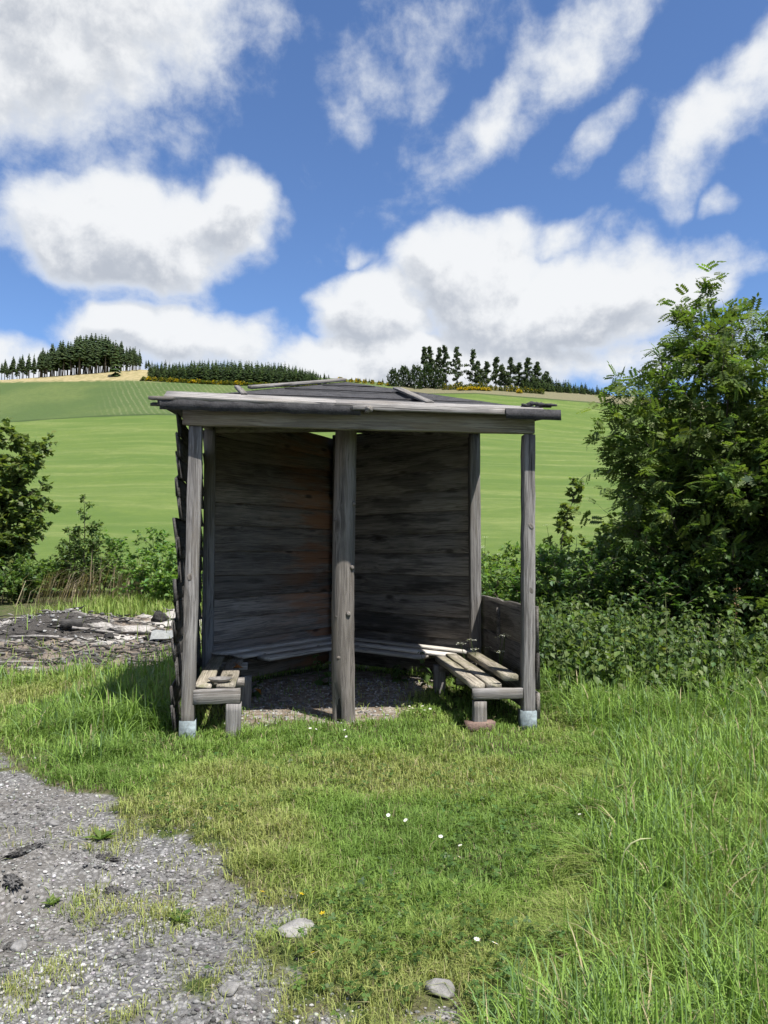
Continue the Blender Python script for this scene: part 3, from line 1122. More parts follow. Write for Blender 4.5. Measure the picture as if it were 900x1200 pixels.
def felt_roof():
    """five facets round a low peak, each a small grid so that the felt sags and ripples"""
    bag = Bag()
    r = np.random.default_rng(4)
    N = 10
    for k in range(5):
        a, b_ = E[k], E[(k + 1) % 5]
        V = []
        for i in range(N + 1):
            s = i / N
            for j in range(N + 1):
                t_ = j / N
                p = (a * (1 - t_) + b_ * t_) * (1 - s) + peak * s
                edge = min(t_, 1 - t_) * min(s, 1 - s) * 4
                p = p + (0, 0, (-.022 * edge + .006 * math.sin(p[0] * 9 + p[1] * 4) * edge))
                V.append(p)
        V = np.array(V)
        i = np.arange(N)[:, None] * (N + 1)
        j = np.arange(N)[None]
        F = np.stack([i + j, i + j + 1, i + j + N + 2, i + j + N + 1], -1).reshape(-1, 4)
        bag.add(V + (0, 0, .0), F)
        bag.add(V - (0, 0, .045), F[:, ::-1])
        q = np.array([a, b_, b_ - (0, 0, .045), a - (0, 0, .045)])
        bag.add(q, np.array([[3, 2, 1, 0]]))
    return bag.mesh('roof', M['felt'])


roof = link('roof', felt_roof(), shelter)
fn = np.cross(E[1] - E[0], peak - E[0])
fn /= np.linalg.norm(fn)                          # the front facet looks this way
if fn[2] < 0:
    fn = -fn


def on_front(s, t_, lift=0.0):
    """s across (0 left .. 1 right) and t_ up the front facet"""
    a = E[0] + (E[1] - E[0]) * s
    pm = (E[0] + E[1]) / 2
    return a + (peak - pm) * t_ + fn * lift


def edge_pt(s, dy=0.0, dz=0.0):
    return E[0] + (E[1] - E[0]) * s + (0, dy, dz)


tilt = (0, -.50, 1)
board('edge_board', roof, edge_pt(.018, .055, .045), edge_pt(.435, .060, .030), .16, .034, 'wood_grey', face=tilt, seed=81, seg=9, wave=.004, warp=.004, chip=.012)
board('edge_board', roof, edge_pt(.430, .050, .026), edge_pt(.965, .050, .030), .14, .026, 'wood_grey', face=tilt, seed=82, seg=9, wave=.004, warp=.004, chip=.012)
board('edge_board', roof, edge_pt(.470, -.018, -.012), edge_pt(.862, -.018, -.012), .062, .028, 'wood_grey', face=(0, -1, .1), seed=83, seg=8, wave=.005, warp=.003, chip=.03)
board('edge_board', roof, edge_pt(-.018, .06, .020), edge_pt(.05, .055, .022), .15, .03, 'wood_grey', face=(0, -.15, 1), seed=84, seg=4, wave=.008, chip=.02)
board('edge_board', roof, edge_pt(-.02, .06, -.03), edge_pt(.05, .06, -.035), .10, .022, 'wood_side', face=(0, -.3, 1), seed=85, seg=4, wave=.008, chip=.02)
board('block', roof, edge_pt(.512, -.06, -.035), edge_pt(.512, .12, -.02), .058, .05, 'wood_grey', face=(0, 0, 1), seed=86, seg=2, wave=.003)


def drip(s0, s1, z0, z1, y, seed, chip=.012, n=16):
    """a strip of felt hanging over the edge"""
    r = np.random.default_rng(seed)
    ss = np.linspace(s0, s1, n)
    top = np.array([edge_pt(s, y + r.normal(0, .002), z0) for s in ss])
    bot = np.array([edge_pt(s, y - .006 + r.normal(0, .002), z1 + r.normal(0, chip * .35)) for s in ss])
    back = top + (0, .16, .015)
    V = np.concatenate([back, top, bot])
    V2 = V + np.repeat([(0, 0, -.006), (0, .006, -.004), (0, .006, 0)], n, axis=0)
    i = np.arange(n - 1)
    F = np.concatenate([np.stack([i + k * n, i + 1 + k * n, i + 1 + (k + 1) * n, i + (k + 1) * n], -1) for k in (0, 1)])
    V = np.concatenate([V, V2])
    F = np.concatenate([F[:, ::-1], F + 3 * n, np.stack([i + 2 * n, i + 5 * n, i + 1 + 5 * n, i + 1 + 2 * n], -1)])
    return link('felt_strip', mesh_np('felt_strip', V, F, M['felt']), roof)


drip(.006, .492, .018, -.085, -.012, 1)
drip(.860, 1.004, .012, -.082, -.045, 2, .006, 6)
drip(.485, .875, .004, -.028, .004, 3)
# battens on the felt
hip_a, hip_b = E[0] * .58 + peak * .42, E[0] * .015 + peak * .985
board('batten', roof, hip_a + fn * .03, hip_b + fn * .03, .07, .032, 'wood_grey', face=fn, seed=91, seg=7, wave=.003, warp=.004, chip=.01)
board('batten', roof, on_front(.205, .06, .05), on_front(.180, .30, .06), .055, .03, 'wood_grey', face=fn, seed=92, seg=2, wave=.002, chip=.006)
board('batten', roof, on_front(.672, .05, .035), on_front(.635, .62, .03), .085, .025, 'wood_grey', face=fn, seed=93, seg=4, wave=.003, chip=.006)
for t_, sd in ((.26, 1), (.55, 2), (.78, 3)):                  # overlapping lengths of felt: a low lap along each
    board('felt_lap', roof, on_front(.03 + t_ / 2, t_, .004), on_front(.97 - t_ / 2, t_ + .01, .004), .03, .012, 'felt', face=fn, seed=960 + sd, seg=12, wave=.004, warp=.004)
# torn felt curled up at the corner
bag = Bag()
r = np.random.default_rng(15)
for k in range(6):
    c = edge_pt(.925 + .012 * k, .05 + r.uniform(-.02, .04), .062 + .006 * math.sin(k * 1.3))
    pts = [c + (-.05, 0, r.uniform(-.005, .01)), c + (0, r.uniform(-.01, .01), r.uniform(.0, .018)), c + (.06, 0, r.uniform(-.004, .02))]
    V, F = tube(pts, [.014, r.uniform(.014, .022), .010], 5)
    bag.add(V, F)
link('torn_felt', bag.mesh('torn_felt', M['felt']), roof)
for k, (a, b_) in enumerate(((E[0], peak), (E[1], peak), (E[2], peak), (E[3], peak), (E[4], peak))):
    board('rafter', roof, a * .88 + peak * .12 - (0, 0, .10), b_ - (0, 0, .10), .07, .08, 'wood_wall', seed=95 + k, seg=4)

# things lying about the shelter ------------------------------------------
brick_bag = board_mesh('brick', .25, .12, .085, M['brick'], seg=3, wave=.004, chip=.008, seed=3, bevel=.012)
brick = link('brick', brick_bag)
bp = to_world(.93, -.05, .045)
brick.location = bp
brick.rotation_euler = (0, 0, SH_A + .05)
tag(brick, 'worn reddish brick under the front leg of the slatted bench', 'brick')

# shallow metal dish on the side bench
prof = [(0.0, .010), (.07, .012), (.095, .028), (.118, .046), (.124, .048), (.118, .040), (.098, .016), (.072, .002), (0, .0)]
S = 28
th = np.arange(S) * 2 * math.pi / S
V = np.concatenate([np.stack([r_ * np.cos(th), r_ * np.sin(th), np.full(S, z_)], -1) for r_, z_ in prof])
n_ = len(prof)
i = np.arange(n_ - 1)[:, None] * S
j = np.arange(S)[None]
k = (j + 1) % S
F = np.stack([i + j, i + k, i + k + S, i + j + S], -1).reshape(-1, 4)
dish = link('dish', mesh_np('dish', V, F, M['dish'], None, True))
dish.location = to_world(-1.235, .16, BZ_L + .006)
dish.scale = (.85, .75, .75)
tag(dish, 'shallow round metal dish on the end of the clad side bench', 'dish')

# ------------------------------------------------------------------ plants: leaf shapes
def leaf_simple(w=.45, fold=.08):
    """one leaf along x: four triangles, folded along its rib"""
    V = np.array([(0, 0, 0), (.45, -w / 2, fold), (.45, 0, -.02), (.45, w / 2, fold), (1, 0, -.10)])
    F = np.array([[0, 1, 2], [0, 2, 3], [1, 4, 2], [2, 4, 3]])
    return V, F


def leaf_diamond(w=.5):
    V = np.array([(0, 0, 0), (.45, -w / 2, .03), (1, 0, -.08), (.45, w / 2, .03)])
    return V, np.array([[0, 1, 2], [0, 2, 3]])


def leaf_pinnate(pairs=6, ll=.42, lw=.19):
    """a rowan leaf: leaflets in pairs along a drooping stalk"""
    V, F = [], []
    n = 0
    for k in range(pairs + 1):
        s = .22 + .78 * k / pairs
        base = np.array([s, 0, -.22 * s * s])
        for side in ((-1, 1) if k < pairs else (0,)):
            d = np.array([.45, side * .9, -.12]) if side else np.array([1., 0, -.3])
            d /= np.linalg.norm(d)
            c = np.array([-d[1], d[0], 0])
            l = ll * (1 - .25 * abs(k / pairs - .45))
            q = [base, base + d * l * .5 - c * lw / 2 + (0, 0, .02), base + d * l, base + d * l * .5 + c * lw / 2 + (0, 0, .02)]
            V += q
            F += [[n, n + 1, n + 2], [n, n + 2, n + 3]]
            n += 4
    return np.array(V), np.array(F)


def leaf_lobed():
    """a broad leaf with five points, sycamore-like"""
    ang = np.linspace(-2.3, 2.3, 11)
    rad = np.array([.30, .55, .36, .80, .50, 1.0, .50, .80, .36, .55, .30]) * .62
    V = [(0, 0, 0)] + [(.38 + r_ * math.cos(a), r_ * math.sin(a), -.05 * r_ + .05 * (k % 2)) for k, (a, r_) in enumerate(zip(ang, rad))]
    F = [[0, k, k + 1] for k in range(1, 11)]
    return np.array(V), np.array(F)


def shade(n, base, var, r, hue=.12):
    """leaf colours: one shade per leaf"""
    b = np.asarray(base, float)[None]
    v = np.clip(r.normal(1, var, (n, 1)), .45, 1.7)
    h = r.normal(0, hue, (n, 1))
    c = b * v * np.concatenate([1 + h, 1 + h * .25, 1 - h * .4], 1)
    return np.clip(c, .004, .8)


def curve(a, d, L, n, r, up=.0, wob=.08):
    """a bending line of n points from a, setting out along d"""
    d = np.asarray(d, float)
    d = d / np.linalg.norm(d)
    pts = [np.asarray(a, float)]
    for i in range(n - 1):
        d = d + r.normal(0, wob, 3) + (np.array(up) if isinstance(up, tuple) else np.array([0, 0, up])) / n
        d /= np.linalg.norm(d)
        pts.append(pts[-1] + d * L / (n - 1))
    return np.array(pts)


def woody(name, base, stems, seed, leaf, leaf_size, leaf_col, label, cat, group=None, nb=18, s0=.18, blen=None, belev=(.5, .9),
          ntw=6, twl=.5, nl=8, var=.22, droop=.2, bark='bark', r0=.05, leafmat='leaf', nfan=1):
    """tree or shrub: stems -> branches -> twigs -> leaves; two parts, trunk and crown"""
    r = np.random.default_rng(seed)
    wood = Bag()
    LP, LD, LS = [], [], []
    base = np.asarray(base, float)
    for (dx, dy, d, L, up) in stems:
        st = curve((dx, dy, -.05), d, L, 12, r, up, .05)
        rad = r0 * (L / max(s[3] for s in stems)) * (1 - np.linspace(0, 1, 12) * .88)
        wood.add(*tube(st, rad, 6))
        ga = r.uniform(0, 6.28)
        for k in range(nb):
            s = s0 + (1 - s0) * ((k + r.uniform(0, .8)) / nb)
            f = min(s * 11, 10.999)
            i = int(f)
            p = st[i] + (st[i + 1] - st[i]) * (f - i)
            tang = st[i + 1] - st[i]
            tang /= np.linalg.norm(tang)
            ga += 2.4 + r.normal(0, .3)
            el = r.uniform(*belev)
            out = np.array([math.cos(ga), math.sin(ga), 0])
            dirn = out * math.cos(el) + tang * math.sin(el)
            bl_ = (blen(s) if blen else 1.0) * r.uniform(.7, 1.2)
            bp_ = curve(p, dirn, bl_, 6, r, .12 - droop * .4, .10)
            wood.add(*tube(bp_, np.linspace(rad[i] * .45, .004, 6), 4, cap=False))
            for m_ in range(ntw):
                t_ = .18 + .82 * (m_ + r.uniform(0, 1)) / ntw
                f2 = min(t_ * 5, 4.999)
                i2 = int(f2)
                q = bp_[i2] + (bp_[i2 + 1] - bp_[i2]) * (f2 - i2)
                bd = bp_[i2 + 1] - bp_[i2]
                bd /= np.linalg.norm(bd)
                td = bd * .7 + r.normal(0, .6, 3) + np.array([0, 0, .1])
                tw = curve(q, td, twl * r.uniform(.5, 1.2) * min(1, .35 + bl_), 4, r, 0, .12)
                if m_ % 2 == 0:
                    wood.add(*tube(tw, [.005, .004, .003, .002], 3, cap=False))
                for w_ in range(nl):
                    h_ = r.uniform(.1, 1) * 3
                    j = min(int(h_), 2)
                    c = tw[j] + (tw[j + 1] - tw[j]) * (h_ - j)
                    LP.append(c)
                    dd = (tw[j + 1] - tw[j])
                    dd = dd / (np.linalg.norm(dd) + 1e-9) * .6 + r.normal(0, .65, 3)
                    dd[2] = dd[2] * .6 - droop
                    LD.append(dd)
                    LS.append(leaf_size * r.uniform(.6, 1.25))
    LP, LD, LS = np.array(LP), np.array(LD), np.array(LS)
    TV, TF = leaf
    MM = frames(LD, roll=r.normal(0, .5, len(LP)))
    V, F = scatter(TV, TF, LP, MM, LS)
    C = np.repeat(shade(len(LP), leaf_col, var, r), len(TV), axis=0)
    o = empty(name, base)
    tag(o, label, cat, group)
    link('trunk', wood.mesh('trunk', M[bark]), o)
    cr = link('crown', mesh_np('crown', V, F, M[leafmat], C), o)
    cr['kind'] = 'stuff'
    return o


# ------------------------------------------------------------------ far trees on the ridge
def conifer_meshes(seed, H, trunk_bare, width, levels, col, jag=.25, sparse=0.0, tr=.012):
    r = np.random.default_rng(seed)
    tb = Bag()
    tb.add(*tube([(0, 0, -1.0), (r.normal(0, .02 * H), 0, H * .5), (0, 0, H * .97)], [H * tr, H * tr * .75, H * tr * .12], 6))
    bag = Bag()
    for k in range(levels):
        s = k / (levels - 1)
        z = H * (trunk_bare + (1 - trunk_bare) * s)
        wl = width * (1 - s) ** .75 * (.5 + .5 * min(1, (s + .12) * 5)) + .012 * H
        n = 9 if s < .8 else 6
        for q in range(n):
            if r.random() < sparse:
                continue
            a = q * 6.283 / n + r.uniform(0, 6.28)
            l = wl * r.uniform(1 - jag, 1 + jag)
            dz = H * r.uniform(-.035, .035) * (1 - s)
            d = np.array([math.cos(a), math.sin(a), 0])
            c = np.array([-d[1], d[0], 0])
            drp = -.42 * l + H * .02
            p0 = np.array([0, 0, z + dz + H * .02])
            bw = .34 * l + .015 * H
            V = [p0, p0 + d * l * .55 - c * bw + (0, 0, drp * .55 - .02 * H), p0 + d * l + (0, 0, drp - .012 * H), p0 + d * l * .55 + c * bw + (0, 0, drp * .55 - .02 * H), p0 + d * l * .5 + (0, 0, drp * .4 + .02 * H)]
            F = np.array([[0, 1, 4], [0, 4, 3], [1, 2, 4], [4, 2, 3]])
            bag.add(np.array(V), F, shade(1, col, .25, r, .08)[0])
    bag.add(*(lambda t_: (t_[0], t_[1]))(tube([(0, 0, H * .9), (0, 0, H * 1.02)], [H * .012, H * .002], 4)), C=col)
    return tb.mesh('trunk', M['bark_spruce']), bag.mesh('crown', M['leaf'])


def tree_from(name, meshes, loc, rz, label, cat, group):
    o = empty(name, loc, rz)
    tag(o, label, cat, group)
    link('trunk', meshes[0], o)
    c = link('crown', meshes[1], o)
    c['kind'] = 'stuff'
    return o


def ridge(px, Y):
    x = (px - 450) / FPX * Y
    return gpt(x, Y)


SPR = (.056, .084, .034)
r = np.random.default_rng(101)
protos = [conifer_meshes(200 + k, 19, (.46, .38, .26)[k % 3], (2.7, 3.1, 2.9)[k % 3], 14, SPR, .4, .05, .019) for k in range(4)]
full_p = conifer_meshes(210, 12, .06, 2.2, 13, (.055, .085, .028), .3)
GROVE = [(px, Yg) for px in np.linspace(38, 148, 30) for Yg in (0,)]
grove_tops = ((-30, 423), (20, 419), (40, 413), (60, 405), (75, 400), (100, 394), (118, 396), (140, 403), (158, 411), (172, 420))
gx, gy = zip(*grove_tops)
label_g = 'tall dark spruce with bare lower trunk in the ridge-top grove'
srcs = []
xs = [x for x in np.linspace(40, 163, 88)] + list(np.linspace(-2, 37, 15)) + [-12, -22, -35, 168, 172]
for n_, px in enumerate(xs):
    px = px + r.uniform(-1.6, 1.6)
    Y = 400 + (n_ % 7) * 5 + r.uniform(-2, 2) if 38 < px < 165 else 418 + r.uniform(0, 10)
    g = ridge(px, Y)
    topz = at(px, np.interp(px, gx, gy) + r.uniform(-3, 9) , Y)[2]
    h = max(6.0, topz - g[2])
    k = n_ % 4
    sc = h / 19
    wx = sc * r.uniform(.85, 1.1)
    if n_ < 4:
        o = tree_from('spruce_tree', protos[k], g, r.uniform(0, 6), label_g, 'tree', 'spruces of the grove on the ridge')
        o.scale = (wx, wx, sc)
        srcs.append(o)
    else:
        o = copy_tree(srcs[k], g, r.uniform(0, 6), (wx, wx, sc))
    if px < 36 or px > 164:
        o['label'] = 'thin spruce standing apart beside the ridge-top grove'
        o['group'] = 'loose spruces beside the grove'
lg = on_ground(135, 441)
lt_ = at(134, 400, lg[1])[2] - lg[2]
o = tree_from('spruce_tree', full_p, lg, .4, 'lone spruce branched to the ground on the slope below the grove', 'tree', None)
o.scale = (lt_ / 12 * .95, lt_ / 12 * .95, lt_ / 12)

# young conifers in a dense plantation along the ridge
yp = [conifer_meshes(220 + k, 6, .02, 1.5, 12, ((.052, .084, .030), (.068, .105, .034), (.045, .070, .028))[k], .5) for k in range(3)]
ysrc = []
rowtop = ((168, 424), (200, 422), (235, 420), (265, 419), (300, 422), (335, 425), (365, 431), (390, 440), (400, 444))
rx_, ry_ = zip(*rowtop)
cnt = 0
for row, (Y0, dx0) in enumerate(((372, 0), (380, 1.8), (388, .9), (396, 2.2))):
    for px in np.arange(172, 392, 4.3):
        px = px + dx0 + r.uniform(-1.5, 1.5)
        Y = Y0 + r.uniform(-2, 2) + (px - 170) * .03
        g = ridge(px, Y)
        tp = at(px, np.interp(px, rx_, ry_) + r.uniform(-1, 4) + (3 - row) * 2.2, Y)[2] - g[2]
        if tp < 1.2:
            continue
        tp = min(max(tp, 2.2), 8)
        k = cnt % 3
        sc = tp / 6
        if cnt < 3:
            o = tree_from('young_spruce', yp[k], g, r.uniform(0, 6), 'young spruce in the dense plantation along the ridge', 'tree', 'young spruces of the ridge plantation')
            o.scale = (sc, sc, sc)
            ysrc.append(o)
        else:
            copy_tree(ysrc[k], g, r.uniform(0, 6), (sc * r.uniform(.9, 1.2),) * 2 + (sc,))
        cnt += 1
# the lower rows to the right: young conifers at the foot of the pines and beyond the roof
for (pa, pb, st, ta, tb_, lab, grp_) in ((612, 716, 3.0, 437, 455, 'young conifer in the row sloping down beyond the pines', 'conifer row beyond the pines'),
                                         (412, 452, 5.2, 439, 437, 'small conifer just above the shelter roof on the skyline', 'small conifers above the roof')):
    for row in range(3 if pa > 500 else 1):
        for px in np.arange(pa, pb, st):
            px = px + r.uniform(-1, 1) + row
            Y = 398 + row * 5 + r.uniform(-1.5, 1.5)
            g = ridge(px, Y)
            tp = at(px, np.interp(px, (pa, pb), (ta, tb_)) + r.uniform(-2, 4) + (2 - row) * 3, Y)[2] - g[2]
            sc = min(max(tp, 1.8), 8) / 6
            o = copy_tree(ysrc[cnt % 3], g, r.uniform(0, 6), (sc * 1.15, sc * 1.15, sc))
            o['label'] = lab
            o['group'] = grp_
            cnt += 1


# tall pines: long trunks, ragged crowns
def pine_meshes(seed, H, w, low=.3):
    w = w * 1.75
    r = np.random.default_rng(seed)
    tb, bag = Bag(), Bag()
    tk = curve((0, 0, -.6), (0, 0, 1), H + .6, 7, r, 0, .03)
    tb.add(*tube(tk, np.linspace(.22, .05, 7), 6))
    for k in range(34):
        s = low + (1 - low) * k / 33
        z = H * s
        a = r.uniform(0, 6.28)
        l = w * (1.3 - 1.15 * s) * r.uniform(.35, 1.15)
        d = np.array([math.cos(a), math.sin(a), r.uniform(-.05, .3)])
        e = np.array([np.interp(z, tk[:, 2], tk[:, 0]), np.interp(z, tk[:, 2], tk[:, 1]), z])
        tip = e + d * l
        tb.add(*tube([e, tip], [.06, .02], 3, cap=False))
        for q in range(30):
            c = e + d * l * r.uniform(.25, 1.05) + r.normal(0, .26, 3) * (1, 1, .65)
            u_ = r.normal(0, 1, (3, 3))
            u_ /= np.linalg.norm(u_, axis=1)[:, None]
            bag.add(c + u_ * r.uniform(.55, 1.15), np.array([[0, 1, 2]]), shade(1, (.058, .082, .040), .25, r, .08)[0])
    return tb.mesh('trunk', M['bark_spruce']), bag.mesh('crown', M['leaf'])


PINES = [(499, 409, 'outermost slim pine at the clump end over the bushes'), (506, 408, 'second slim pine of the bare-trunked pair over the bushes'), (514, 409, 'slim leaning pine between the pair and the full pines'),
         (524, 407, 'first full-crowned pine of the three tallest'), (537, 408, 'middle pine of the three tallest full crowns'), (554, 411, 'pine with a spiked top beside the tallest three'),
         (563, 424, 'low pine behind the yellow broom'), (571, 425, 'rounded dark pine in the middle of the clump'), (582, 420, 'broad pine with a flat spreading top'), (592, 429, 'short dark pine between the flat-topped pines'),
         (600, 420, 'narrow pointed pine toward the thin end of the clump'), (608, 426, 'small pine beside the narrow pointed one'), (620, 421, 'ragged pine near the start of the conifer row'), (630, 426, 'last ragged pine before the conifer row'), (642, 437, 'lowest ragged pine rising from the conifer row')]
for n_, (px, py, lab) in enumerate(PINES):
    Y = 404 + (n_ % 3) * 3
    g = ridge(px, Y)
    h = at(px, py, Y)[2] - g[2]
    tree_from('pine_tree', pine_meshes(300 + n_, h, 2.2 + .9 * (3 <= n_ <= 5) + .5 * (n_ > 5), .4 if n_ < 3 else .12), g, 0, lab, 'tree', 'pines in the clump on the ridge')


# bushes of the ridge: leaf clumps
def bush_mesh(seed, R_, H, col, n=420, size=.3, flower=None, ff=.0):
    r = np.random.default_rng(seed)
    a = r.uniform(0, 6.28, n)
    s = r.uniform(0, 1, n) ** .5
    z = r.uniform(0, 1, n)
    lump = .75 + .35 * np.sin(a * 3 + seed) * np.sin(z * 5 + seed)
    rad = R_ * np.sqrt(np.clip(1 - (z * .95) ** 2, 0, 1)) * s * lump
    P_ = np.stack([rad * np.cos(a), rad * np.sin(a), z * H * (.9 + .2 * r.random(n))], -1)
    D = np.stack([np.cos(a), np.sin(a), r.normal(.2, .6, n)], -1) + r.normal(0, .5, (n, 3))
    TV, TF = leaf_diamond(.8)
    V, F = scatter(TV, TF, P_, frames(D, roll=r.normal(0, .8, n)), size * r.uniform(.6, 1.4, n))
    C = shade(n, col, .25, r)
    if flower is not None:
        pick = (r.random(n) < ff) & (s > .6)
        C[pick] = shade(int(pick.sum()), flower, .15, r, .05)
    return mesh_np('bush', V, F, M['leaf'], np.repeat(C, len(TV), axis=0))


def bush(name, me, loc, sc, label, cat, group=None):
    o = link(name, me)
    o.location = [float(v) for v in loc]
    o.scale = sc
    o.rotation_euler = (0, 0, random.uniform(0, 6))
    tag(o, label, cat, group)
    return o


dec = [bush_mesh(400 + k, 1.0, 1.0, (.036, .058, .018), 700, .17) for k in range(2)]
for n_, (px, py, w_, lab) in enumerate(((461, 434, 9, 'end bush of the dark row on the skyline, nearest the roof'), (474, 431, 11, 'second dark round bush of the skyline row'), (488, 430, 12, 'middle dark round bush of the skyline row'),
                                        (502, 430, 12, 'dark round bush under the bare-trunked pines'), (515, 433, 10, 'dark round bush at the foot of the tallest pines'))):
    Y = 392 + n_ % 2 * 3
    g = ridge(px, Y)
    h = at(px, py, Y)[2] - g[2]
    wr = w_ / FPX * Y
    bush('bush', dec[n_ % 2], g - (0, 0, .3), (wr, wr, h + .3), lab, 'bush', 'dark bushes on the skyline')
gorse = [bush_mesh(420 + k, 1.0, 1.0, (.085, .105, .026), 420, .24, (.62, .42, .012), ff) for k, ff in enumerate((.45, .1, .75))]
spots = [(x, 434 + (x - 170) * .035 + r.uniform(-1, 2.5), 368, 2, 'low bush with yellow broom blossom before the plantation') for x in np.arange(172, 300, 6.5)]
spots += [(x, 443.5 + (x - 395) * .09, 392, 0, 'small yellow broom bush on the skyline beside the roof peak') for x in (398, 404, 411, 419, 427, 436, 445, 455)]
spots += [(x, 449 + r.uniform(-1, 2), 384, 2, 'yellow flowering broom bush in front of the pines') for x in (541, 546, 552, 557, 562, 568, 574, 610)]
spots += [(x, 447 + r.uniform(-2, 2), 387, 1, 'green scrub bush at the foot of the pines') for x in np.arange(522, 640, 6)]
spots += [(x, 440 + (x - 300) * .07 + r.uniform(-1, 1), 368, 1, 'low green scrub bush at the foot of the plantation') for x in np.arange(166, 392, 7)]
for (px, py, Y, k, lab) in spots:
    if 'yellow broom blossom' in lab:
        k = (2, 1, 0, 1)[int(px) % 4]
    g = ridge(px, Y)
    wr = r.uniform(1.3, 2.4)
    h = r.uniform(1.3, 2.2) * (1.7 if 'foot of the pines' in lab else 1)
    bush('broom_bush' if 'broom' in lab else 'scrub_bush', gorse[k], g - (0, 0, .2), (wr, wr, h), lab, 'bush', lab.split(' ', 1)[1])

# ------------------------------------------------------------------ trees and shrubs close by
ROW = (.112, .165, .042)
g = gpt(6.0, 12.2)


def rowan_len(s):
    return 1.5 * (1 - s) ** .6 + .38


woody('rowan_tree', g, [(0, 0, (-.03, 0, 1), 5.75, .2), (-.35, -.1, (-.22, -.05, 1), 5.0, .3), (-.2, .3, (-.10, .05, 1), 5.3, .3), (-.6, -.2, (-.36, -.12, 1), 4.3, .4), (.3, .1, (.22, .05, 1), 4.9, .4), (-.5, .2, (-.42, .05, 1), 3.6, .6), (.2, -.3, (.06, -.22, 1), 4.2, .5), (-.2, -.35, (-.25, -.3, 1), 3.0, .6)],
      500, leaf_pinnate(5), .19, ROW, 'tall rowan tree with feathery leaves and a pointed top', 'tree', nb=30, s0=.06, blen=rowan_len, belev=(.15, .8), ntw=8, twl=.55, nl=8, droop=.15, r0=.055)
g = gpt(6.55, 11.2)
woody('broadleaf_tree', g, [(0, 0, (.03, 0, 1), 5.6, .2), (-.25, -.1, (-.16, -.08, 1), 4.6, .4), (.3, .2, (.2, .1, 1), 4.6, .4), (-.3, -.3, (-.22, -.25, 1), 3.2, .5)],
      510, leaf_lobed(), .15, (.060, .100, .026), 'dark broadleaf tree at the picture edge beside the rowan', 'tree', nb=22, s0=.08, blen=lambda s: 1.5 * (1 - s) ** .6 + .3, belev=(.2, .8), ntw=8, twl=.45, nl=12, r0=.06)
g = gpt(7.4, 16.5)
woody('broadleaf_tree', g, [(0, 0, (.0, 0, 1), 4.2, .2), (-.9, 0, (-.2, 0, 1), 3.6, .3), (.8, 0, (.2, 0, 1), 3.8, .3)], 512, leaf_diamond(.55), .16, (.065, .105, .028),
      'shady dark tree standing behind the rowan', 'tree', nb=20, s0=.05, blen=lambda s: 1.6 * (1 - s) ** .5 + .3, ntw=8, twl=.6, nl=12, r0=.06)
# sapling that leans in the wind
g = gpt(*at(650, 640, 15)[:2])
woody('leaning_sapling', g, [(0, 0, (.05, 0, 1), 3.1, (.5, 0, .0)), (.05, .05, (.02, 0, 1), 3.5, (1.9, 0, -.4)), (-.02, .0, (.10, 0, 1), 3.3, (1.3, 0, -.1))], 520, leaf_diamond(.7), .10, (.14, .19, .055), 'thin leaning sapling before the field beside the rowan', 'sapling',
      nb=15, s0=.45, blen=lambda s: .45 * (1.25 - s), ntw=5, twl=.22, nl=14, r0=.03, droop=.05)
# hedge shrubs behind and beside the shelter
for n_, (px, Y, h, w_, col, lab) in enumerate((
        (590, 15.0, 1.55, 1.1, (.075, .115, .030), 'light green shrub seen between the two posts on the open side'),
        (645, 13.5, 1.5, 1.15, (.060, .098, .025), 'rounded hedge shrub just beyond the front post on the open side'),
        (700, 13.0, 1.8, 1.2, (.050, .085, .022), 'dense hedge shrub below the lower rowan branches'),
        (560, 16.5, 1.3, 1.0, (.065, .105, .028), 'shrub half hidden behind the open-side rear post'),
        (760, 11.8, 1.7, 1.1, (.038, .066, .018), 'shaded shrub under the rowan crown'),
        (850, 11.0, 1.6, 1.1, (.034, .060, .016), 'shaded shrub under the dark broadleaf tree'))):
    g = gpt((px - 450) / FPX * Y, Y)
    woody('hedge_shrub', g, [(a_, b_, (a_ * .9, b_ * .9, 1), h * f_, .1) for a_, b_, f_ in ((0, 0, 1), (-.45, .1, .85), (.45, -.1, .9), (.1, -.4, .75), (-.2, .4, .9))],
          530 + n_, leaf_simple(.6), .10, np.array(col) * 2.2, lab, 'shrub', nb=15, s0=.05, blen=lambda s: .8 * (1.1 - s * .6), ntw=7, twl=.34, nl=10, r0=.02, droop=.1)
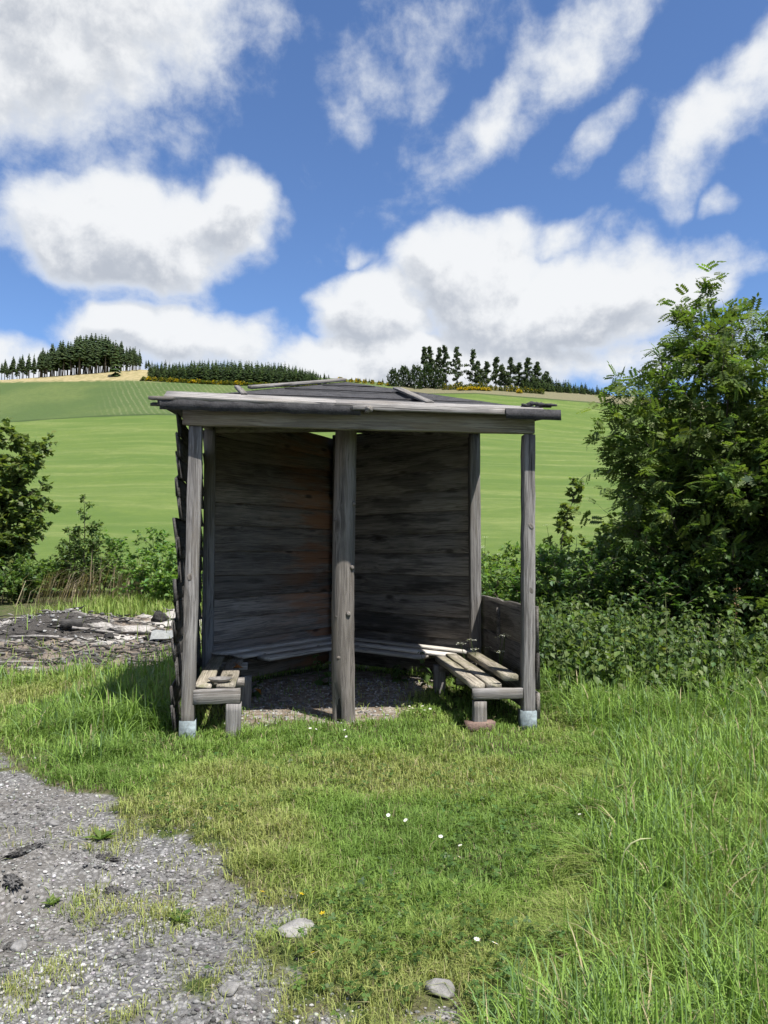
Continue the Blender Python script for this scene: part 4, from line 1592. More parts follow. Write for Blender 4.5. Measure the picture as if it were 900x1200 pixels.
# left: tree at the picture edge, saplings and brambles
g = gpt(-11.9, 22.5)
woody('hedge_tree', g, [(0, 0, (.0, 0, 1), 5.2, .2), (.9, -.2, (.08, -.05, 1), 3.6, .3), (.7, .1, (.06, -.05, 1), 4.6, .3), (.5, -.1, (.10, -.05, 1), 4.9, .3), (-.5, .1, (-.2, 0, 1), 4.6, .3), (.2, -.4, (.25, -.2, 1), 3.2, .4)], 550, leaf_diamond(.75), .18, (.125, .170, .052),
      'large dark rounded tree at the picture edge beyond the burnt patch', 'tree', nb=22, s0=.06, blen=lambda s: .95 * (1 - s) ** .4 + .35, ntw=10, twl=.5, nl=18, r0=.07)
for n_, (px, Y, h, lab, col) in enumerate(((97, 21.5, 2.9, 'tallest thin sapling standing before the field beyond the burnt patch', (.10, .155, .045)), (80, 22.0, 2.0, 'shorter sapling close beside the tallest one', (.10, .15, .045)), (118, 22.5, 2.1, 'small sapling on the shelter side of the tallest one', (.11, .16, .045)))):
    g = gpt((px - 450) / FPX * Y, Y)
    woody('field_sapling', g, [(0, 0, (.02, 0, 1), h, .1), (.12, 0, (.18, 0, 1), h * .75, .2), (-.1, .1, (-.2, 0, 1), h * .7, .2)], 560 + n_, leaf_simple(.6), .12, col, lab, 'sapling',
          nb=12, s0=.15, blen=lambda s: .55 * (1.15 - s), ntw=5, twl=.28, nl=7, r0=.03, droop=.15)
for n_, (px, Y, h, lab, col) in enumerate((
        (188, 21.0, 2.0, 'leafy green shrub against the clad side of the shelter', (.055, .095, .025)), (205, 19.5, 1.3, 'low shrub right behind the corner post with lapped boards', (.06, .10, .026)), (140, 23, .6, 'low bramble shrub between the saplings and the leafy shrub', (.065, .10, .03)),
        (40, 22.0, .85, 'bramble shrub at the foot of the large rounded tree', (.050, .078, .022)), (65, 23.0, .7, 'bramble shrub between the large tree and the saplings', (.055, .09, .026)), (5, 20.5, .8, 'dark bramble shrub at the picture edge under the large tree', (.040, .066, .018)))):
    g = gpt((px - 450) / FPX * Y, Y)
    woody('bramble_shrub', g, [(a_, b_, (a_ * .8, b_ * .8, 1), h * f_, .0) for a_, b_, f_ in ((0, 0, 1), (-.5, .1, .85), (.5, -.1, .9), (.1, -.4, .75))],
          570 + n_, leaf_simple(.65), .13, np.array(col) * 2.4, lab, 'shrub', nb=10, s0=.05, blen=lambda s: .75 * (1.1 - s * .6), ntw=7, twl=.34, nl=9, r0=.02, droop=.1)

# ------------------------------------------------------------------ grass and ground cover
def wedge(n, y0, y1, umin, umax, r, power=1.0):
    """points over the land ahead, denser near by"""
    q = r.random(n)
    if power == 1.0:
        Y = y0 * (y1 / y0) ** q
    else:
        k = 1 - power
        Y = (y0 ** k + q * (y1 ** k - y0 ** k)) ** (1 / k)
    X = r.uniform(umin, umax, n) * Y
    return X, Y


def tallness(x, y):
    """how rank the grass grows, 0 mown .. 1 knee high"""
    line = .15 + (y - 3.1) * .36
    t = sstep(-.1, .9, x - line + (fbm(x * 1.3, y * 1.3, 61) - .5) * .9) * .62
    t = np.maximum(t, sstep(1.45, 1.9, x) * sstep(6.0, 7.2, y) * .95)
    lx, ly = to_local(x, y)
    t = np.maximum(t, sstep(-1.45, -1.75, lx) * sstep(-3.6, -2.3, lx) * sstep(-.25, .35, ly) * sstep(3.3, 2.0, ly) * .85)
    t = np.maximum(t, sstep(15.6, 16.6, y) * .75)
    t = np.maximum(t, .55 * np.exp(-((x + 2.25) / .45) ** 2 - ((y - 6.05) / .5) ** 2))
    t = np.maximum(t, .5 * sstep(1.6, 2.0, np.abs(lx)) * sstep(2.0, 3.0, ly))
    return t


LAWN_G = np.array([.170, .272, .052])
LAWN_Y = np.array([.275, .300, .095])
LAWN_D = np.array([.095, .165, .034])
STRAW = np.array([.34, .29, .17])
r = np.random.default_rng(900)
PATCH = [on_ground(125, 985), on_ground(255, 1075), on_ground(35, 1155), on_ground(320, 1050), on_ground(190, 1085), on_ground(120, 1065), on_ground(505, 1150), on_ground(430, 1110), on_ground(330, 1105)]


CLEAR = [on_ground(348, 1093), on_ground(515, 1166), on_ground(642, 1168)]


def thin_out(x, y, r):
    """share of blades that stay: none on bare gravel, few on the trodden floor and the burnt patch"""
    keep = sstep(-.30, .55, verge(x, y)) ** 1.4
    for p in PATCH:
        keep = np.maximum(keep, .8 * np.exp(-(((x - p[0]) / .19) ** 2 + ((y - p[1]) / .16) ** 2)) * sstep(.3, .6, fbm(x * 9, y * 9, 43, 2)))
    keep = np.maximum(keep, .02 * (fbm(x * 4, y * 4, 47, 2) > .6))
    keep = keep * (1 - .94 * floor_mask(x, y)) * (1 - .985 * burn_mask(x, y))
    for q in CLEAR:
        keep = keep * (1 - .97 * np.exp(-(((x - q[0]) / .085) ** 4 + ((y - q[1] + .03) / .10) ** 4)))
    bare = sstep(.60, .72, fbm(x * 1.1, y * 1.1, 71)) * (1 - tallness(x, y))
    keep = keep * (1 - .55 * bare)
    lx, ly = to_local(x, y)
    inside = (np.abs(lx) < 1.5) & (ly > .1) & (ly < 4 - np.abs(lx))
    keep = np.where(inside, keep * np.where(lx > .4, .75, .45), keep)
    return r.random(len(x)) < keep


def lawn(n, y0, y1, power, r, scale=1.0, wmul=1.0):
    X, Y = wedge(n, y0, y1, -.74, .74, r, power)
    k = thin_out(X, Y, r)
    X, Y = X[k], Y[k]
    # gather the blades into small tufts
    X = X + (fbm(X * 14, Y * 14, 81, 2) - .5) * .05
    t = tallness(X, Y)
    lx, ly = to_local(X, Y)
    n_ = len(X)
    clump = fbm(X * 5, Y * 5, 83, 3)
    H = (.038 + .045 * r.random(n_) + .055 * sstep(.45, .75, clump)) * (1 - t) + t * (.10 + .26 * t * r.random(n_) ** .8 + .10 * sstep(.4, .7, clump))
    inside = (np.abs(lx) < 1.5) & (ly > .1) & (ly < 4 - np.abs(lx))
    H = np.where(inside, np.clip(H, .05, .13), H)
    H = H * (1 - .45 * sstep(.05, .7, gravel_mask(X, Y))) * scale
    W = (.0021 + .0016 * r.random(n_)) * np.maximum(1, Y / 2.7) ** .9 * (1 + .35 * t) * wmul
    az = r.uniform(0, 6.283, n_)
    lean = np.clip(r.normal(.75, .42, n_), .02, 1.7) + .25 * r.random(n_) * t
    P_ = np.stack([X, Y, ground(X, Y) - .004], -1)
    mixn = fbm(X * .9, Y * .9, 91, 3)
    yel = np.clip(sstep(.38, .67, mixn) * (1 - t * .75) + r.normal(0, .16, n_) + .25 * sstep(.05, .5, gravel_mask(X, Y)), 0, 1)[:, None]
    drk = np.clip(sstep(.50, .30, mixn) * .6 + t * .28 + r.normal(0, .2, n_), 0, .9)[:, None]
    C = LAWN_G * (1 - yel) + LAWN_Y * yel
    C = C * (1 - drk) + LAWN_D * 1.15 * drk
    st = r.random(n_) < (.035 + .05 * yel[:, 0])
    C[st] = STRAW * r.uniform(.6, 1.2, (int(st.sum()), 1))
    C = C * np.clip(r.normal(1, .17, (n_, 1)), .5, 1.6)
    return blades(P_, H, W, az, lean, C)


V, F, C = lawn(375000, 2.15, 13.5, 1.0, r)
o = link('grass', mesh_np('grass', V, F, M['grass'], C))
tag(o, 'mown and rank green grass around the shelter', 'grass', kind='stuff')
# long lush blades: at the right, round the posts, under the nettles
def long_blades(n, y0, y1, r):
    X, Y = wedge(n, y0, y1, -.74, .74, r, 1.15)
    t = tallness(X, Y)
    k = thin_out(X, Y, r) & (r.random(len(X)) < sstep(.25, .62, t) * (.35 + .9 * sstep(.40, .62, fbm(X * 3.5, Y * 3.5, 111, 3))))
    X, Y, t = X[k], Y[k], t[k]
    n_ = len(X)
    H = (.12 + .30 * r.random(n_)) * (.55 + .6 * t)
    W = (.0035 + .0035 * r.random(n_)) * np.maximum(1, Y / 3.2) ** .7
    az = r.uniform(0, 6.283, n_)
    lean = np.clip(r.normal(.45, .35, n_), .03, 1.7)
    C = np.array([.175, .280, .055]) * np.clip(r.normal(1, .2, (n_, 1)), .5, 1.6)
    b = r.random(n_) < .25
    C[b] = np.array([.135, .215, .085]) * r.uniform(.8, 1.3, (int(b.sum()), 1))
    b = r.random(n_) < .05
    C[b] = STRAW * r.uniform(.7, 1.2, (int(b.sum()), 1))
    # six-point blades that arch over
    dx, dy = np.cos(az), np.sin(az)
    side = np.stack([-dy, dx, np.zeros(n_)], -1) * (W / 2)[:, None]
    fwd = np.stack([dx, dy, np.zeros(n_)], -1)
    P_ = np.stack([X, Y, ground(X, Y) - .004], -1)
    V = np.zeros((n_, 9, 3))
    for q, (s, wq) in enumerate(((0, .8), (.35, 1), (.65, .9), (.86, .6))):
        c = P_ + fwd * (lean * H * s ** 2)[:, None] + np.stack([0 * H, 0 * H, H * (s - .36 * np.minimum(lean, 1.7) * s ** 2.4)], -1)
        V[:, 2 * q] = c - side * wq
        V[:, 2 * q + 1] = c + side * wq
    V[:, 8] = P_ + fwd * (lean * H)[:, None] + np.stack([0 * H, 0 * H, H * (1 - .42 * np.minimum(lean, 1.7))], -1)
    T = np.array([[0, 1, 3], [0, 3, 2], [2, 3, 5], [2, 5, 4], [4, 5, 7], [4, 7, 6], [6, 7, 8]])
    F = (T[None] + (np.arange(n_) * 9)[:, None, None]).reshape(-1, 3)
    return V.reshape(-1, 3), F, np.repeat(C, 9, axis=0)


V, F, C = long_blades(120000, 2.15, 12, r)
o = link('long_grass', mesh_np('long_grass', V, F, M['grass'], C))
tag(o, 'long lush arching grass to the side of the lawn and round the shelter posts', 'grass', kind='stuff')
# meadow behind the burnt patch and to the field edge
X, Y = wedge(70000, 13.2, 30, -.74, .74, r, 1.6)
k = thin_out(X, Y, r)
X, Y = X[k], Y[k]
n_ = len(X)
H = .22 + .30 * r.random(n_) * (0.5 + fbm(X * .8, Y * .8, 95))
C = (LAWN_G * .95 + (LAWN_Y - LAWN_G) * r.random((n_, 1)) * .7) * np.clip(r.normal(1, .2, (n_, 1)), .5, 1.6)
st = r.random(n_) < .05
C[st] = STRAW
V, F, C = blades(np.stack([X, Y, ground(X, Y) - .01], -1), H, .014 * (Y / 14) * (.7 + .6 * r.random(n_)), r.uniform(0, 6.28, n_), np.clip(r.normal(.5, .3, n_), .05, 1.4), C)
o = link('meadow_grass', mesh_np('meadow_grass', V, F, M['grass'], C))
tag(o, 'long meadow grass between the burnt patch and the field', 'grass', kind='stuff')

# clover and small broad leaves low in the turf
X, Y = wedge(11000, 2.2, 6.5, -.3, .66, r, 1.3)
k = (fbm(X * 1.7, Y * 1.7, 97) > .50) & (gravel_mask(X, Y) < .3)
for q in CLEAR:
    k &= np.hypot(X - q[0], Y - q[1]) > .13
X, Y = X[k], Y[k]
n_ = len(X)
tri = []
base_v, base_f = leaf_diamond(.85)
for q in range(3):
    c_, s_ = math.cos(q * 2.094), math.sin(q * 2.094)
    tri.append(base_v @ np.array([[c_, -s_, 0], [s_, c_, 0], [0, 0, 1]]).T + (0, 0, 0))
TV = np.concatenate(tri)
TF = np.concatenate([base_f + 4 * q for q in range(3)])
D = np.stack([np.cos(X * 91), np.sin(X * 91), r.normal(0, .25, n_)], -1)
hz = .03 + .06 * r.random(n_) + .09 * tallness(X, Y)
V, F = scatter(TV, TF, np.stack([X, Y, ground(X, Y) + hz], -1), frames(D, roll=r.normal(0, .35, n_)), r.uniform(.011, .024, n_))
C = np.repeat(shade(n_, (.085, .150, .035), .2, r), len(TV), axis=0)
o = link('clover', mesh_np('clover', V, F, M['leaf'], C))
tag(o, 'low clover leaves among the lawn grass', 'clover', kind='stuff')

# ------------------------------------------------------------------ gravel
ICO_V = []
ph = (1 + 5 ** .5) / 2
ICO_V = np.array([(-1, ph, 0), (1, ph, 0), (-1, -ph, 0), (1, -ph, 0), (0, -1, ph), (0, 1, ph), (0, -1, -ph), (0, 1, -ph), (ph, 0, -1), (ph, 0, 1), (-ph, 0, -1), (-ph, 0, 1)]) / math.hypot(1, ph)
ICO_F = np.array([(0, 11, 5), (0, 5, 1), (0, 1, 7), (0, 7, 10), (0, 10, 11), (1, 5, 9), (5, 11, 4), (11, 10, 2), (10, 7, 6), (7, 1, 8), (3, 9, 4), (3, 4, 2), (3, 2, 6), (3, 6, 8), (3, 8, 9), (4, 9, 5), (2, 4, 11), (6, 2, 10), (8, 6, 7), (9, 8, 1)])


def stones(X, Y, S, r, flatten=.65, sink=.25, tone=(.05, .36), bias=1.3):
    n = len(X)
    A = r.normal(0, 1, (n, 3, 3))
    Q, _ = np.linalg.qr(A)
    Vt = ICO_V[None] * (1 + r.uniform(-.28, .28, (n, 12, 1)))
    Vt = np.einsum('nij,nkj->nki', Q, Vt)
    Vt = Vt * np.stack([r.uniform(.8, 1.3, n), r.uniform(.7, 1.1, n), np.full(n, flatten) * r.uniform(.7, 1.2, n)], -1)[:, None, :]
    Vt = Vt * S[:, None, None] + np.stack([X, Y, ground(X, Y) + S * flatten * (1 - 2 * sink)], -1)[:, None, :]
    F = (ICO_F[None] + (np.arange(n) * 12)[:, None, None]).reshape(-1, 3)
    v = tone[0] + (tone[1] - tone[0]) * r.random((n, 1)) ** bias
    C = v * np.array([1.0, .985, .965]) * (1 + r.normal(0, .03, (n, 3)))
    return Vt.reshape(-1, 3), F, np.repeat(np.clip(C, .02, .7), 12, axis=0)


X, Y = wedge(95000, 2.15, 8.0, -.74, .4, r, 1.25)
g_ = gravel_mask(X, Y)
k = (r.random(len(X)) < g_ * (.55 + .45 * (fbm(X * 2.4, Y * 2.4, 55, 3) > .45))) & (g_ > .12)
X, Y = X[k][:21000], Y[k][:21000]
S = .0030 + .0085 * r.random(len(X)) ** 4.0 * np.maximum(1, Y / 4)
S = np.maximum(S, Y * .0009)
V, F, C = stones(X, Y, S, r)
C = C * np.repeat(.72 + .85 * sstep(.3, .65, fbm(X * 3.1, Y * 3.1, 58, 4)), 12)[:, None]
o = link('gravel', mesh_np('gravel', V, F, M['pebble'], C))
tag(o, 'loose grey gravel of the track at the front', 'gravel', kind='stuff')
# paler chippings on the shelter floor
lx_, ly_ = r.uniform(-1.4, 1.3, 9000), r.uniform(-.1, 2.8, 9000)
W_ = np.stack([SH[0] + lx_ * SCA - ly_ * SSA, SH[1] + lx_ * SSA + ly_ * SCA], -1)
k = r.random(9000) < floor_mask(W_[:, 0], W_[:, 1]) * .26
X, Y = W_[k, 0], W_[k, 1]
V, F, C = stones(X, Y, .007 + .012 * r.random(len(X)) ** 2, r, tone=(.10, .45), bias=1.3)
o = link('floor_chippings', mesh_np('floor_chippings', V, F, M['pebble'], C))
tag(o, 'pale stone chippings on the floor inside the shelter', 'gravel', kind='stuff')


def rock_mesh(seed, sx, sy, sz, mat, lev=2, rough=.16):
    r = np.random.default_rng(seed)
    V, F = ICO_V.copy(), ICO_F.copy()
    for _ in range(lev):
        cache, nf, V2 = {}, [], list(V)

        def midp(a, b):
            key = (min(a, b), max(a, b))
            if key not in cache:
                m_ = (V2[a] + V2[b]) / 2
                V2.append(m_ / np.linalg.norm(m_) * (1 + r.normal(0, rough * .35)))
                cache[key] = len(V2) - 1
            return cache[key]
        for a, b, c in F:
            ab, bc, ca = midp(a, b), midp(b, c), midp(c, a)
            nf += [(a, ab, ca), (b, bc, ab), (c, ca, bc), (ab, bc, ca)]
        V, F = np.array(V2), np.array(nf)
    for _ in range(7):                                   # knock flat faces into it
        d = r.normal(0, 1, 3)
        d /= np.linalg.norm(d)
        h = V @ d
        lim = r.uniform(.55, .8)
        V = np.where((h > lim)[:, None], V - np.outer(h - lim, d) * .9, V)
    return mesh_np('stone', V * (sx, sy, sz), F, mat)


for n_, (px, py, sx, sy, sz, mt, lab, nm) in enumerate((
        (348, 1093, .085, .070, .034, 'stone_pale', 'flat pale stone slab at the edge of the gravel below the lawn', 'stone'),
        (270, 1161, .052, .040, .022, 'stone', 'angular grey stone lying in the open gravel', 'stone'),
        (515, 1166, .060, .048, .040, 'stone', 'rough grey stone in the bare patch below the long grass', 'stone'),
        (642, 1168, .060, .045, .034, 'stone', 'half-buried grey stone among clover below the long grass', 'stone'),
        (22, 1112, .045, .036, .026, 'stone', 'small whitish stone beside the dark ruts', 'stone'),
        (243, 962, .028, .024, .016, 'stone', 'small pale pebble where gravel meets the lawn', 'stone'),
        (12, 1112, .04, .04, .02, 'stone_dark', 'dark crumbly lump in front of the ruts', 'stone'),
        (120, 1008, .085, .024, .022, 'stone_dark', 'long shadow-dark ridge of crumbs beside the grass tuft', 'shadow_clod'),
        (28, 1001, .085, .028, .026, 'stone_dark', 'shadow-dark clod at the picture edge, upper of two', 'shadow_clod'),
        (14, 1036, .08, .034, .028, 'stone_dark', 'shadow-dark clod at the picture edge, lower of two', 'shadow_clod'),
        (137, 1048, .055, .03, .03, 'stone_dark', 'small shadow-dark crumb below the long ridge', 'shadow_clod'),
        (402, 1073, .04, .03, .03, 'stone_dark', 'shadow-dark crumb in the grass above the flat slab', 'shadow_clod'),
        (63, 968, .05, .035, .022, 'stone', 'low grey stone on the gravel above the ruts', 'stone'),
        (210, 948, .03, .025, .016, 'stone', 'small grey stone at the lawn corner', 'stone'))):
    p = on_ground(px, py)
    o = link(nm, rock_mesh(1000 + n_, sx, sy, sz, M[mt], 3 if mt == 'stone_dark' else 2, .95 if mt == 'stone_dark' else .16))
    o.location = (p[0], p[1], float(ground(p[0], p[1])) + sz * (.0 if mt == 'stone_dark' else .3))
    o.rotation_euler = (0, 0, n_ * 1.3 if sx < .1 else .05)
    tag(o, lab, 'stone')

# ------------------------------------------------------------------ nettles and brambles beside the shelter
def herb(bag_w, bag_l, base, h, r, col, leaf, size, pairs=8, lean=.15, spread=1.0):
    st = curve(base, (r.normal(0, lean), r.normal(0, lean), 1), h, 6, r, 0, .06)
    bag_w.add(*tube(st, np.linspace(.006, .002, 6) * (1 + h), 3, cap=False), C=np.array(col) * .9)
    P_, D_, S_ = [], [], []
    a = r.uniform(0, 6.28)
    for k in range(pairs):
        s = .18 + .82 * k / (pairs - 1)
        f = min(s * 5, 4.999)
        i = int(f)
        p = st[i] + (st[i + 1] - st[i]) * (f - i)
        a += 1.57 + r.normal(0, .15)
        for sd in (0, math.pi):
            P_.append(p)
            D_.append((math.cos(a + sd), math.sin(a + sd), r.normal(-.55, .35)))
            S_.append(size * (1.15 - .65 * s) * r.uniform(.75, 1.2) * spread)
    TV, TF = leaf
    D_ = np.array(D_)
    V, F = scatter(TV, TF, np.array(P_), frames(D_, roll=r.normal(0, .3, len(P_))), np.array(S_))
    bag_l.add(V, F, np.repeat(shade(len(P_), col, .18, r), len(TV), axis=0))


r = np.random.default_rng(1200)
wb, lb = Bag(), Bag()
cnt = 0
while cnt < 1250:
    Y = r.uniform(6.9, 12.5)
    X = r.uniform(1.55, 7.5)
    if X < 1.75 + (Y - 7.5) * .02 or X > .72 * Y:
        continue
    if Y < 7.55 + (fbm(X * 1.3, Y * 0, 3) - .5) * 1.9 or (Y < 8 and r.random() < .35):
        continue
    lx, ly = to_local(X, Y)
    if lx < 1.72 and ly < 2.8:
        continue
    h = r.uniform(.45, .85) * (.45 + .65 * sstep(7.0, 9.2, Y)) * (.8 + .45 * fbm(X * 1.2, Y * 1.2, 5))
    near = r.random()
    herb(wb, lb, gpt(X, Y), h, r, (.085, .135, .042) if near < .7 else (.115, .170, .048), leaf_simple(.62), .13 if near < .75 else .19, pairs=8)
    cnt += 1
o = link('nettle_bed', lb.mesh('nettle_bed', M['leaf']))
tag(o, 'thick bed of nettles and brambles between the shelter and the rowan', 'nettles', kind='stuff')
st_ = link('nettle_stems', wb.mesh('nettle_stems', M['leaf']))
tag(st_, 'stems of the nettle and bramble bed', 'nettles', kind='stuff')


def single_herb(name, base, h, seed, col, leaf, size, label, cat='plant', pairs=7, lean=.1, group=None):
    r = np.random.default_rng(seed)
    w_, l_ = Bag(), Bag()
    herb(w_, l_, (0, 0, 0), h, r, col, leaf, size, pairs, lean)
    o = empty(name, base)
    tag(o, label, cat, group)
    link('stem', w_.mesh('stem', M['leaf']), o)
    c = link('leaves', l_.mesh('leaves', M['leaf']), o)
    c['kind'] = 'stuff'
    return o


# single plants that stand out
p = to_world(-.02, 2.65, 0)
for n_, (lx_, ly_, h, col, lab) in enumerate(((-.28, 2.5, .36, (.085, .135, .040), 'broad-leaved green weed beside the log post under the bench'), (-.18, 2.35, .30, (.08, .13, .04), 'smaller broad-leaved weed touching the log post under the bench'),
                                              (-.98, 1.75, .22, (.07, .11, .03), 'weed behind the second leg of the clad-side bench'), (1.12, 1.2, .40, (.06, .10, .03), 'leafy weed in the shade under the slatted bench'), (1.28, .8, .36, (.065, .105, .03), 'weed under the slatted bench near its end board'),
                                              (.70, 2.5, .22, (.06, .10, .03), 'weed in the shade below the far right bench'), (.95, 2.0, .45, (.065, .11, .03), 'ivy-like weed climbing the inner bench leg'))):
    single_herb('weed', to_world(lx_, ly_, .0), h, 1300 + n_, col, leaf_simple(.8), .13, lab, pairs=5)
single_herb('hogweed_shoot', gpt(*at(781, 760, 8.2)[:2]), 1.16, 1320, (.155, .185, .065), leaf_lobed(), .17, 'pale upright hogweed shoot above the nettles', pairs=6, lean=.02)
single_herb('bramble_shoot', gpt(*at(735, 770, 8.0)[:2]), .95, 1321, (.13, .175, .05), leaf_simple(.6), .13, 'light green leafy shoot in the middle of the nettles', pairs=7, lean=.05)
single_herb('bramble_shoot', gpt(*at(672, 780, 7.7)[:2]), .75, 1322, (.12, .165, .05), leaf_simple(.7), .14, 'yellowish leafy shoot close to the open-side front post', pairs=6, lean=.1)


# tall flowering stalks
def stalk(name, base, h, seed, col, head, label, cat='plant'):
    r = np.random.default_rng(seed)
    bag = Bag()
    st = curve((0, 0, 0), (r.normal(0, .05), 0, 1), h, 7, r, 0, .03)
    bag.add(*tube(st, np.linspace(.006, .003, 7), 4, cap=False), C=np.array((.12, .15, .06)))
    o = empty(name, base)
    tag(o, label, cat)
    link('stem', bag.mesh('stem', M['leaf']), o)
    hb = Bag()
    for k in range(46):
        s = r.uniform(.66, 1)
        i = min(int(s * 6), 5)
        c = st[i] + (st[i + 1] - st[i]) * (s * 6 - i) + r.normal(0, .018, 3)
        u_ = r.normal(0, 1, (3, 3))
        u_ /= np.linalg.norm(u_, axis=1)[:, None]
        hb.add(c + u_ * .012, np.array([[0, 1, 2]]), shade(1, head, .2, r)[0])
    c = link('flower_head', hb.mesh('flower_head', M['leaf']), o)
    c['kind'] = 'stuff'
    return o


stalk('sorrel_stalk', gpt(*at(860, 770, 8.4)[:2]), 1.25, 1401, None, (.28, .15, .09), 'tall sorrel stalk with reddish seed head over the nettles')
stalk('grass_stalk', gpt(*at(828, 800, 8.0)[:2]), .85, 1402, None, (.36, .36, .22), 'pale nodding grass head among the nettles, nearer the hogweed')
stalk('grass_stalk', gpt(*at(843, 800, 8.1)[:2]), .9, 1403, None, (.34, .33, .2), 'pale nodding grass head among the nettles, nearer the sorrel')


# cow parsley: stems, feathery leaves, white umbels
def cow_parsley(base, h, seed, label):
    r = np.random.default_rng(seed)
    o = empty('cow_parsley', base)
    tag(o, label, 'plant')
    sb, ub = Bag(), Bag()
    for q in range(4):
        st = curve((r.normal(0, .05), r.normal(0, .05), 0), (r.normal(0, .16), r.normal(0, .16), 1), h * r.uniform(.75, 1.05), 6, r, 0, .05)
        sb.add(*tube(st, np.linspace(.006, .003, 6), 4, cap=False), C=np.array((.07, .11, .035)))
        for z in range(34):
            a, s = r.uniform(0, 6.28), .06 * r.random() ** .5
            c = st[-1] + np.array([s * math.cos(a), s * math.sin(a), .02 - s * .25 + r.normal(0, .004)])
            u_ = r.normal(0, 1, (3, 3)) * (1, 1, .35)
            u_ /= np.linalg.norm(u_, axis=1)[:, None]
            ub.add(c + u_ * .0085, np.array([[0, 1, 2]]), np.array((.62, .64, .58)))
    link('stem', sb.mesh('stem', M['leaf']), o)
    c = link('flower_head', ub.mesh('flower_head', M['petal']), o)
    c['kind'] = 'stuff'
    return o


for n_, (lx_, ly_, h, lab) in enumerate(((1.44, .95, .72, 'white cow parsley growing up behind the slatted bench'), (1.36, 1.5, .66, 'small white cow parsley through the back of the slatted bench'))):
    cow_parsley(to_world(lx_, ly_, 0), h, 1420 + n_, lab)
for n_, (px, Y, h, lab) in enumerate(((572, 14, 1.75, 'tall white cow parsley seen beside the rear open-side post'), (566, 15, 1.9, 'white cow parsley half hidden by the rear open-side post'), (582, 14.2, 1.45, 'lower white cow parsley between the open-side posts'), (648, 13.0, 1.95, 'white cow parsley on the hedge shrub below the leaning sapling'), (668, 12.6, 1.85, 'white cow parsley on the hedge beside the leaning sapling'))):
    cow_parsley(gpt((px - 450) / FPX * Y, Y), h, 1430 + n_, lab)

# dry straw-coloured stalks by the field edge
for n_, (px, Y, sl, lab) in enumerate(((168, 20.5, .35, 'leaning clump of dry straw stalks before the leafy shrub'), (150, 20.8, .25, 'dry straw stalks below the small saplings'), (72, 20.0, .7, 'bleached dead stalks lying aslant behind the burnt heap'))):
    r = np.random.default_rng(1500 + n_)
    n = 150
    X0, Y0 = r.normal(0, .55, n), r.normal(0, .3, n)
    V, F, C = blades(np.stack([X0, Y0, np.zeros(n)], -1), r.uniform(.6, 1.5, n), np.full(n, .022), r.normal(0.1, .5, n), np.clip(r.normal(sl, .2, n), .05, 1.2), shade(n, (.30, .25, .17), .2, r, .04))
    o = link('dry_stalks', mesh_np('dry_stalks', V, F, M['grass'], C))
    o.location = gpt((px - 450) / FPX * Y, Y)
    tag(o, lab, 'dry stalks', kind='stuff')

# ------------------------------------------------------------------ flowers in the lawn
def flower_mesh(col, eye, n=9, up=.05, size=1.0):
    bag = Bag()
    bag.add(*tube([(0, 0, 0), (.002, 0, up)], .0012, 3, cap=False), C=(.08, .13, .035))
    for k in range(n):
        a = k * 6.283 / n
        d = np.array([math.cos(a), math.sin(a), .15])
        c = np.array([-d[1], d[0], 0])
        q = np.array([(0, 0, up), d * .007 - c * .0028 + (0, 0, up), d * .0125 + (0, 0, up), d * .007 + c * .0028 + (0, 0, up)]) * (size, size, 1)
        bag.add(q, np.array([[0, 1, 2], [0, 2, 3]]), col)
    bag.add(np.array([(.003 * math.cos(k), .003 * math.sin(k), up + .002) for k in np.linspace(0, 5.2, 6)] + [(0, 0, up + .004)]) * (size, size, 1), np.array([[k, (k + 1) % 6, 6] for k in range(6)]), eye)
    return bag.mesh('flower', M['petal'])


daisy = flower_mesh((.80, .80, .78), (.65, .45, .05), up=.10, size=.95)
butter = flower_mesh((.80, .58, .02), (.6, .4, .02), 5, .08, .95)
r = np.random.default_rng(1600)


def flowers(name, me, spots, label, cat, group):
    for n_, (px, py) in enumerate(spots):
        p = on_ground(px, py)
        o = link(name, me)
        o.location = (p[0], p[1], float(ground(p[0], p[1])))
        o.rotation_euler = (r.normal(.25, .2), r.normal(0, .2), r.uniform(0, 6))
        s = r.uniform(.9, 1.3)
        o.scale = (s, s, s)
        tag(o, label if isinstance(label, str) else label[n_], cat, group)


flowers('daisy', daisy, [(472 + 38 * a, 838 + 12 * b) for a, b in r.random((18, 2))], 'white daisy of the cluster in front of the slatted bench', 'daisy', 'daisies in front of the slatted bench')
flowers('daisy', daisy, [(408 + 10 * a, 858 + 20 * b) for a, b in r.random((5, 2))], 'white daisy in the lawn just below the log post', 'daisy', 'daisies below the log post')
flowers('daisy', daisy, [(360, 865), (366, 866), (363, 870)], 'white daisy in the lawn between the bench leg and the log post', 'daisy', 'daisies by the clad side')
flowers('daisy', daisy, [(554, 1135), (567, 1147), (684, 974), (486, 983), (516, 1004), (547, 1015), (526, 1031), (818, 1075), (457, 971), (790, 990)], 'single white daisy out in the long grass', 'daisy', 'scattered daisies in the long grass')
flowers('buttercup', butter, [(286, 980), (345, 1074), (382, 1098), (375, 1141), (300, 1074)],
        ['yellow buttercup alone in the mown lawn', 'yellow buttercup just above the flat pale slab', 'yellow buttercup beside the flat pale slab', 'yellow buttercup below the flat pale slab', 'yellow buttercup at the gravel edge by the grass tuft'], 'buttercup', 'buttercups')

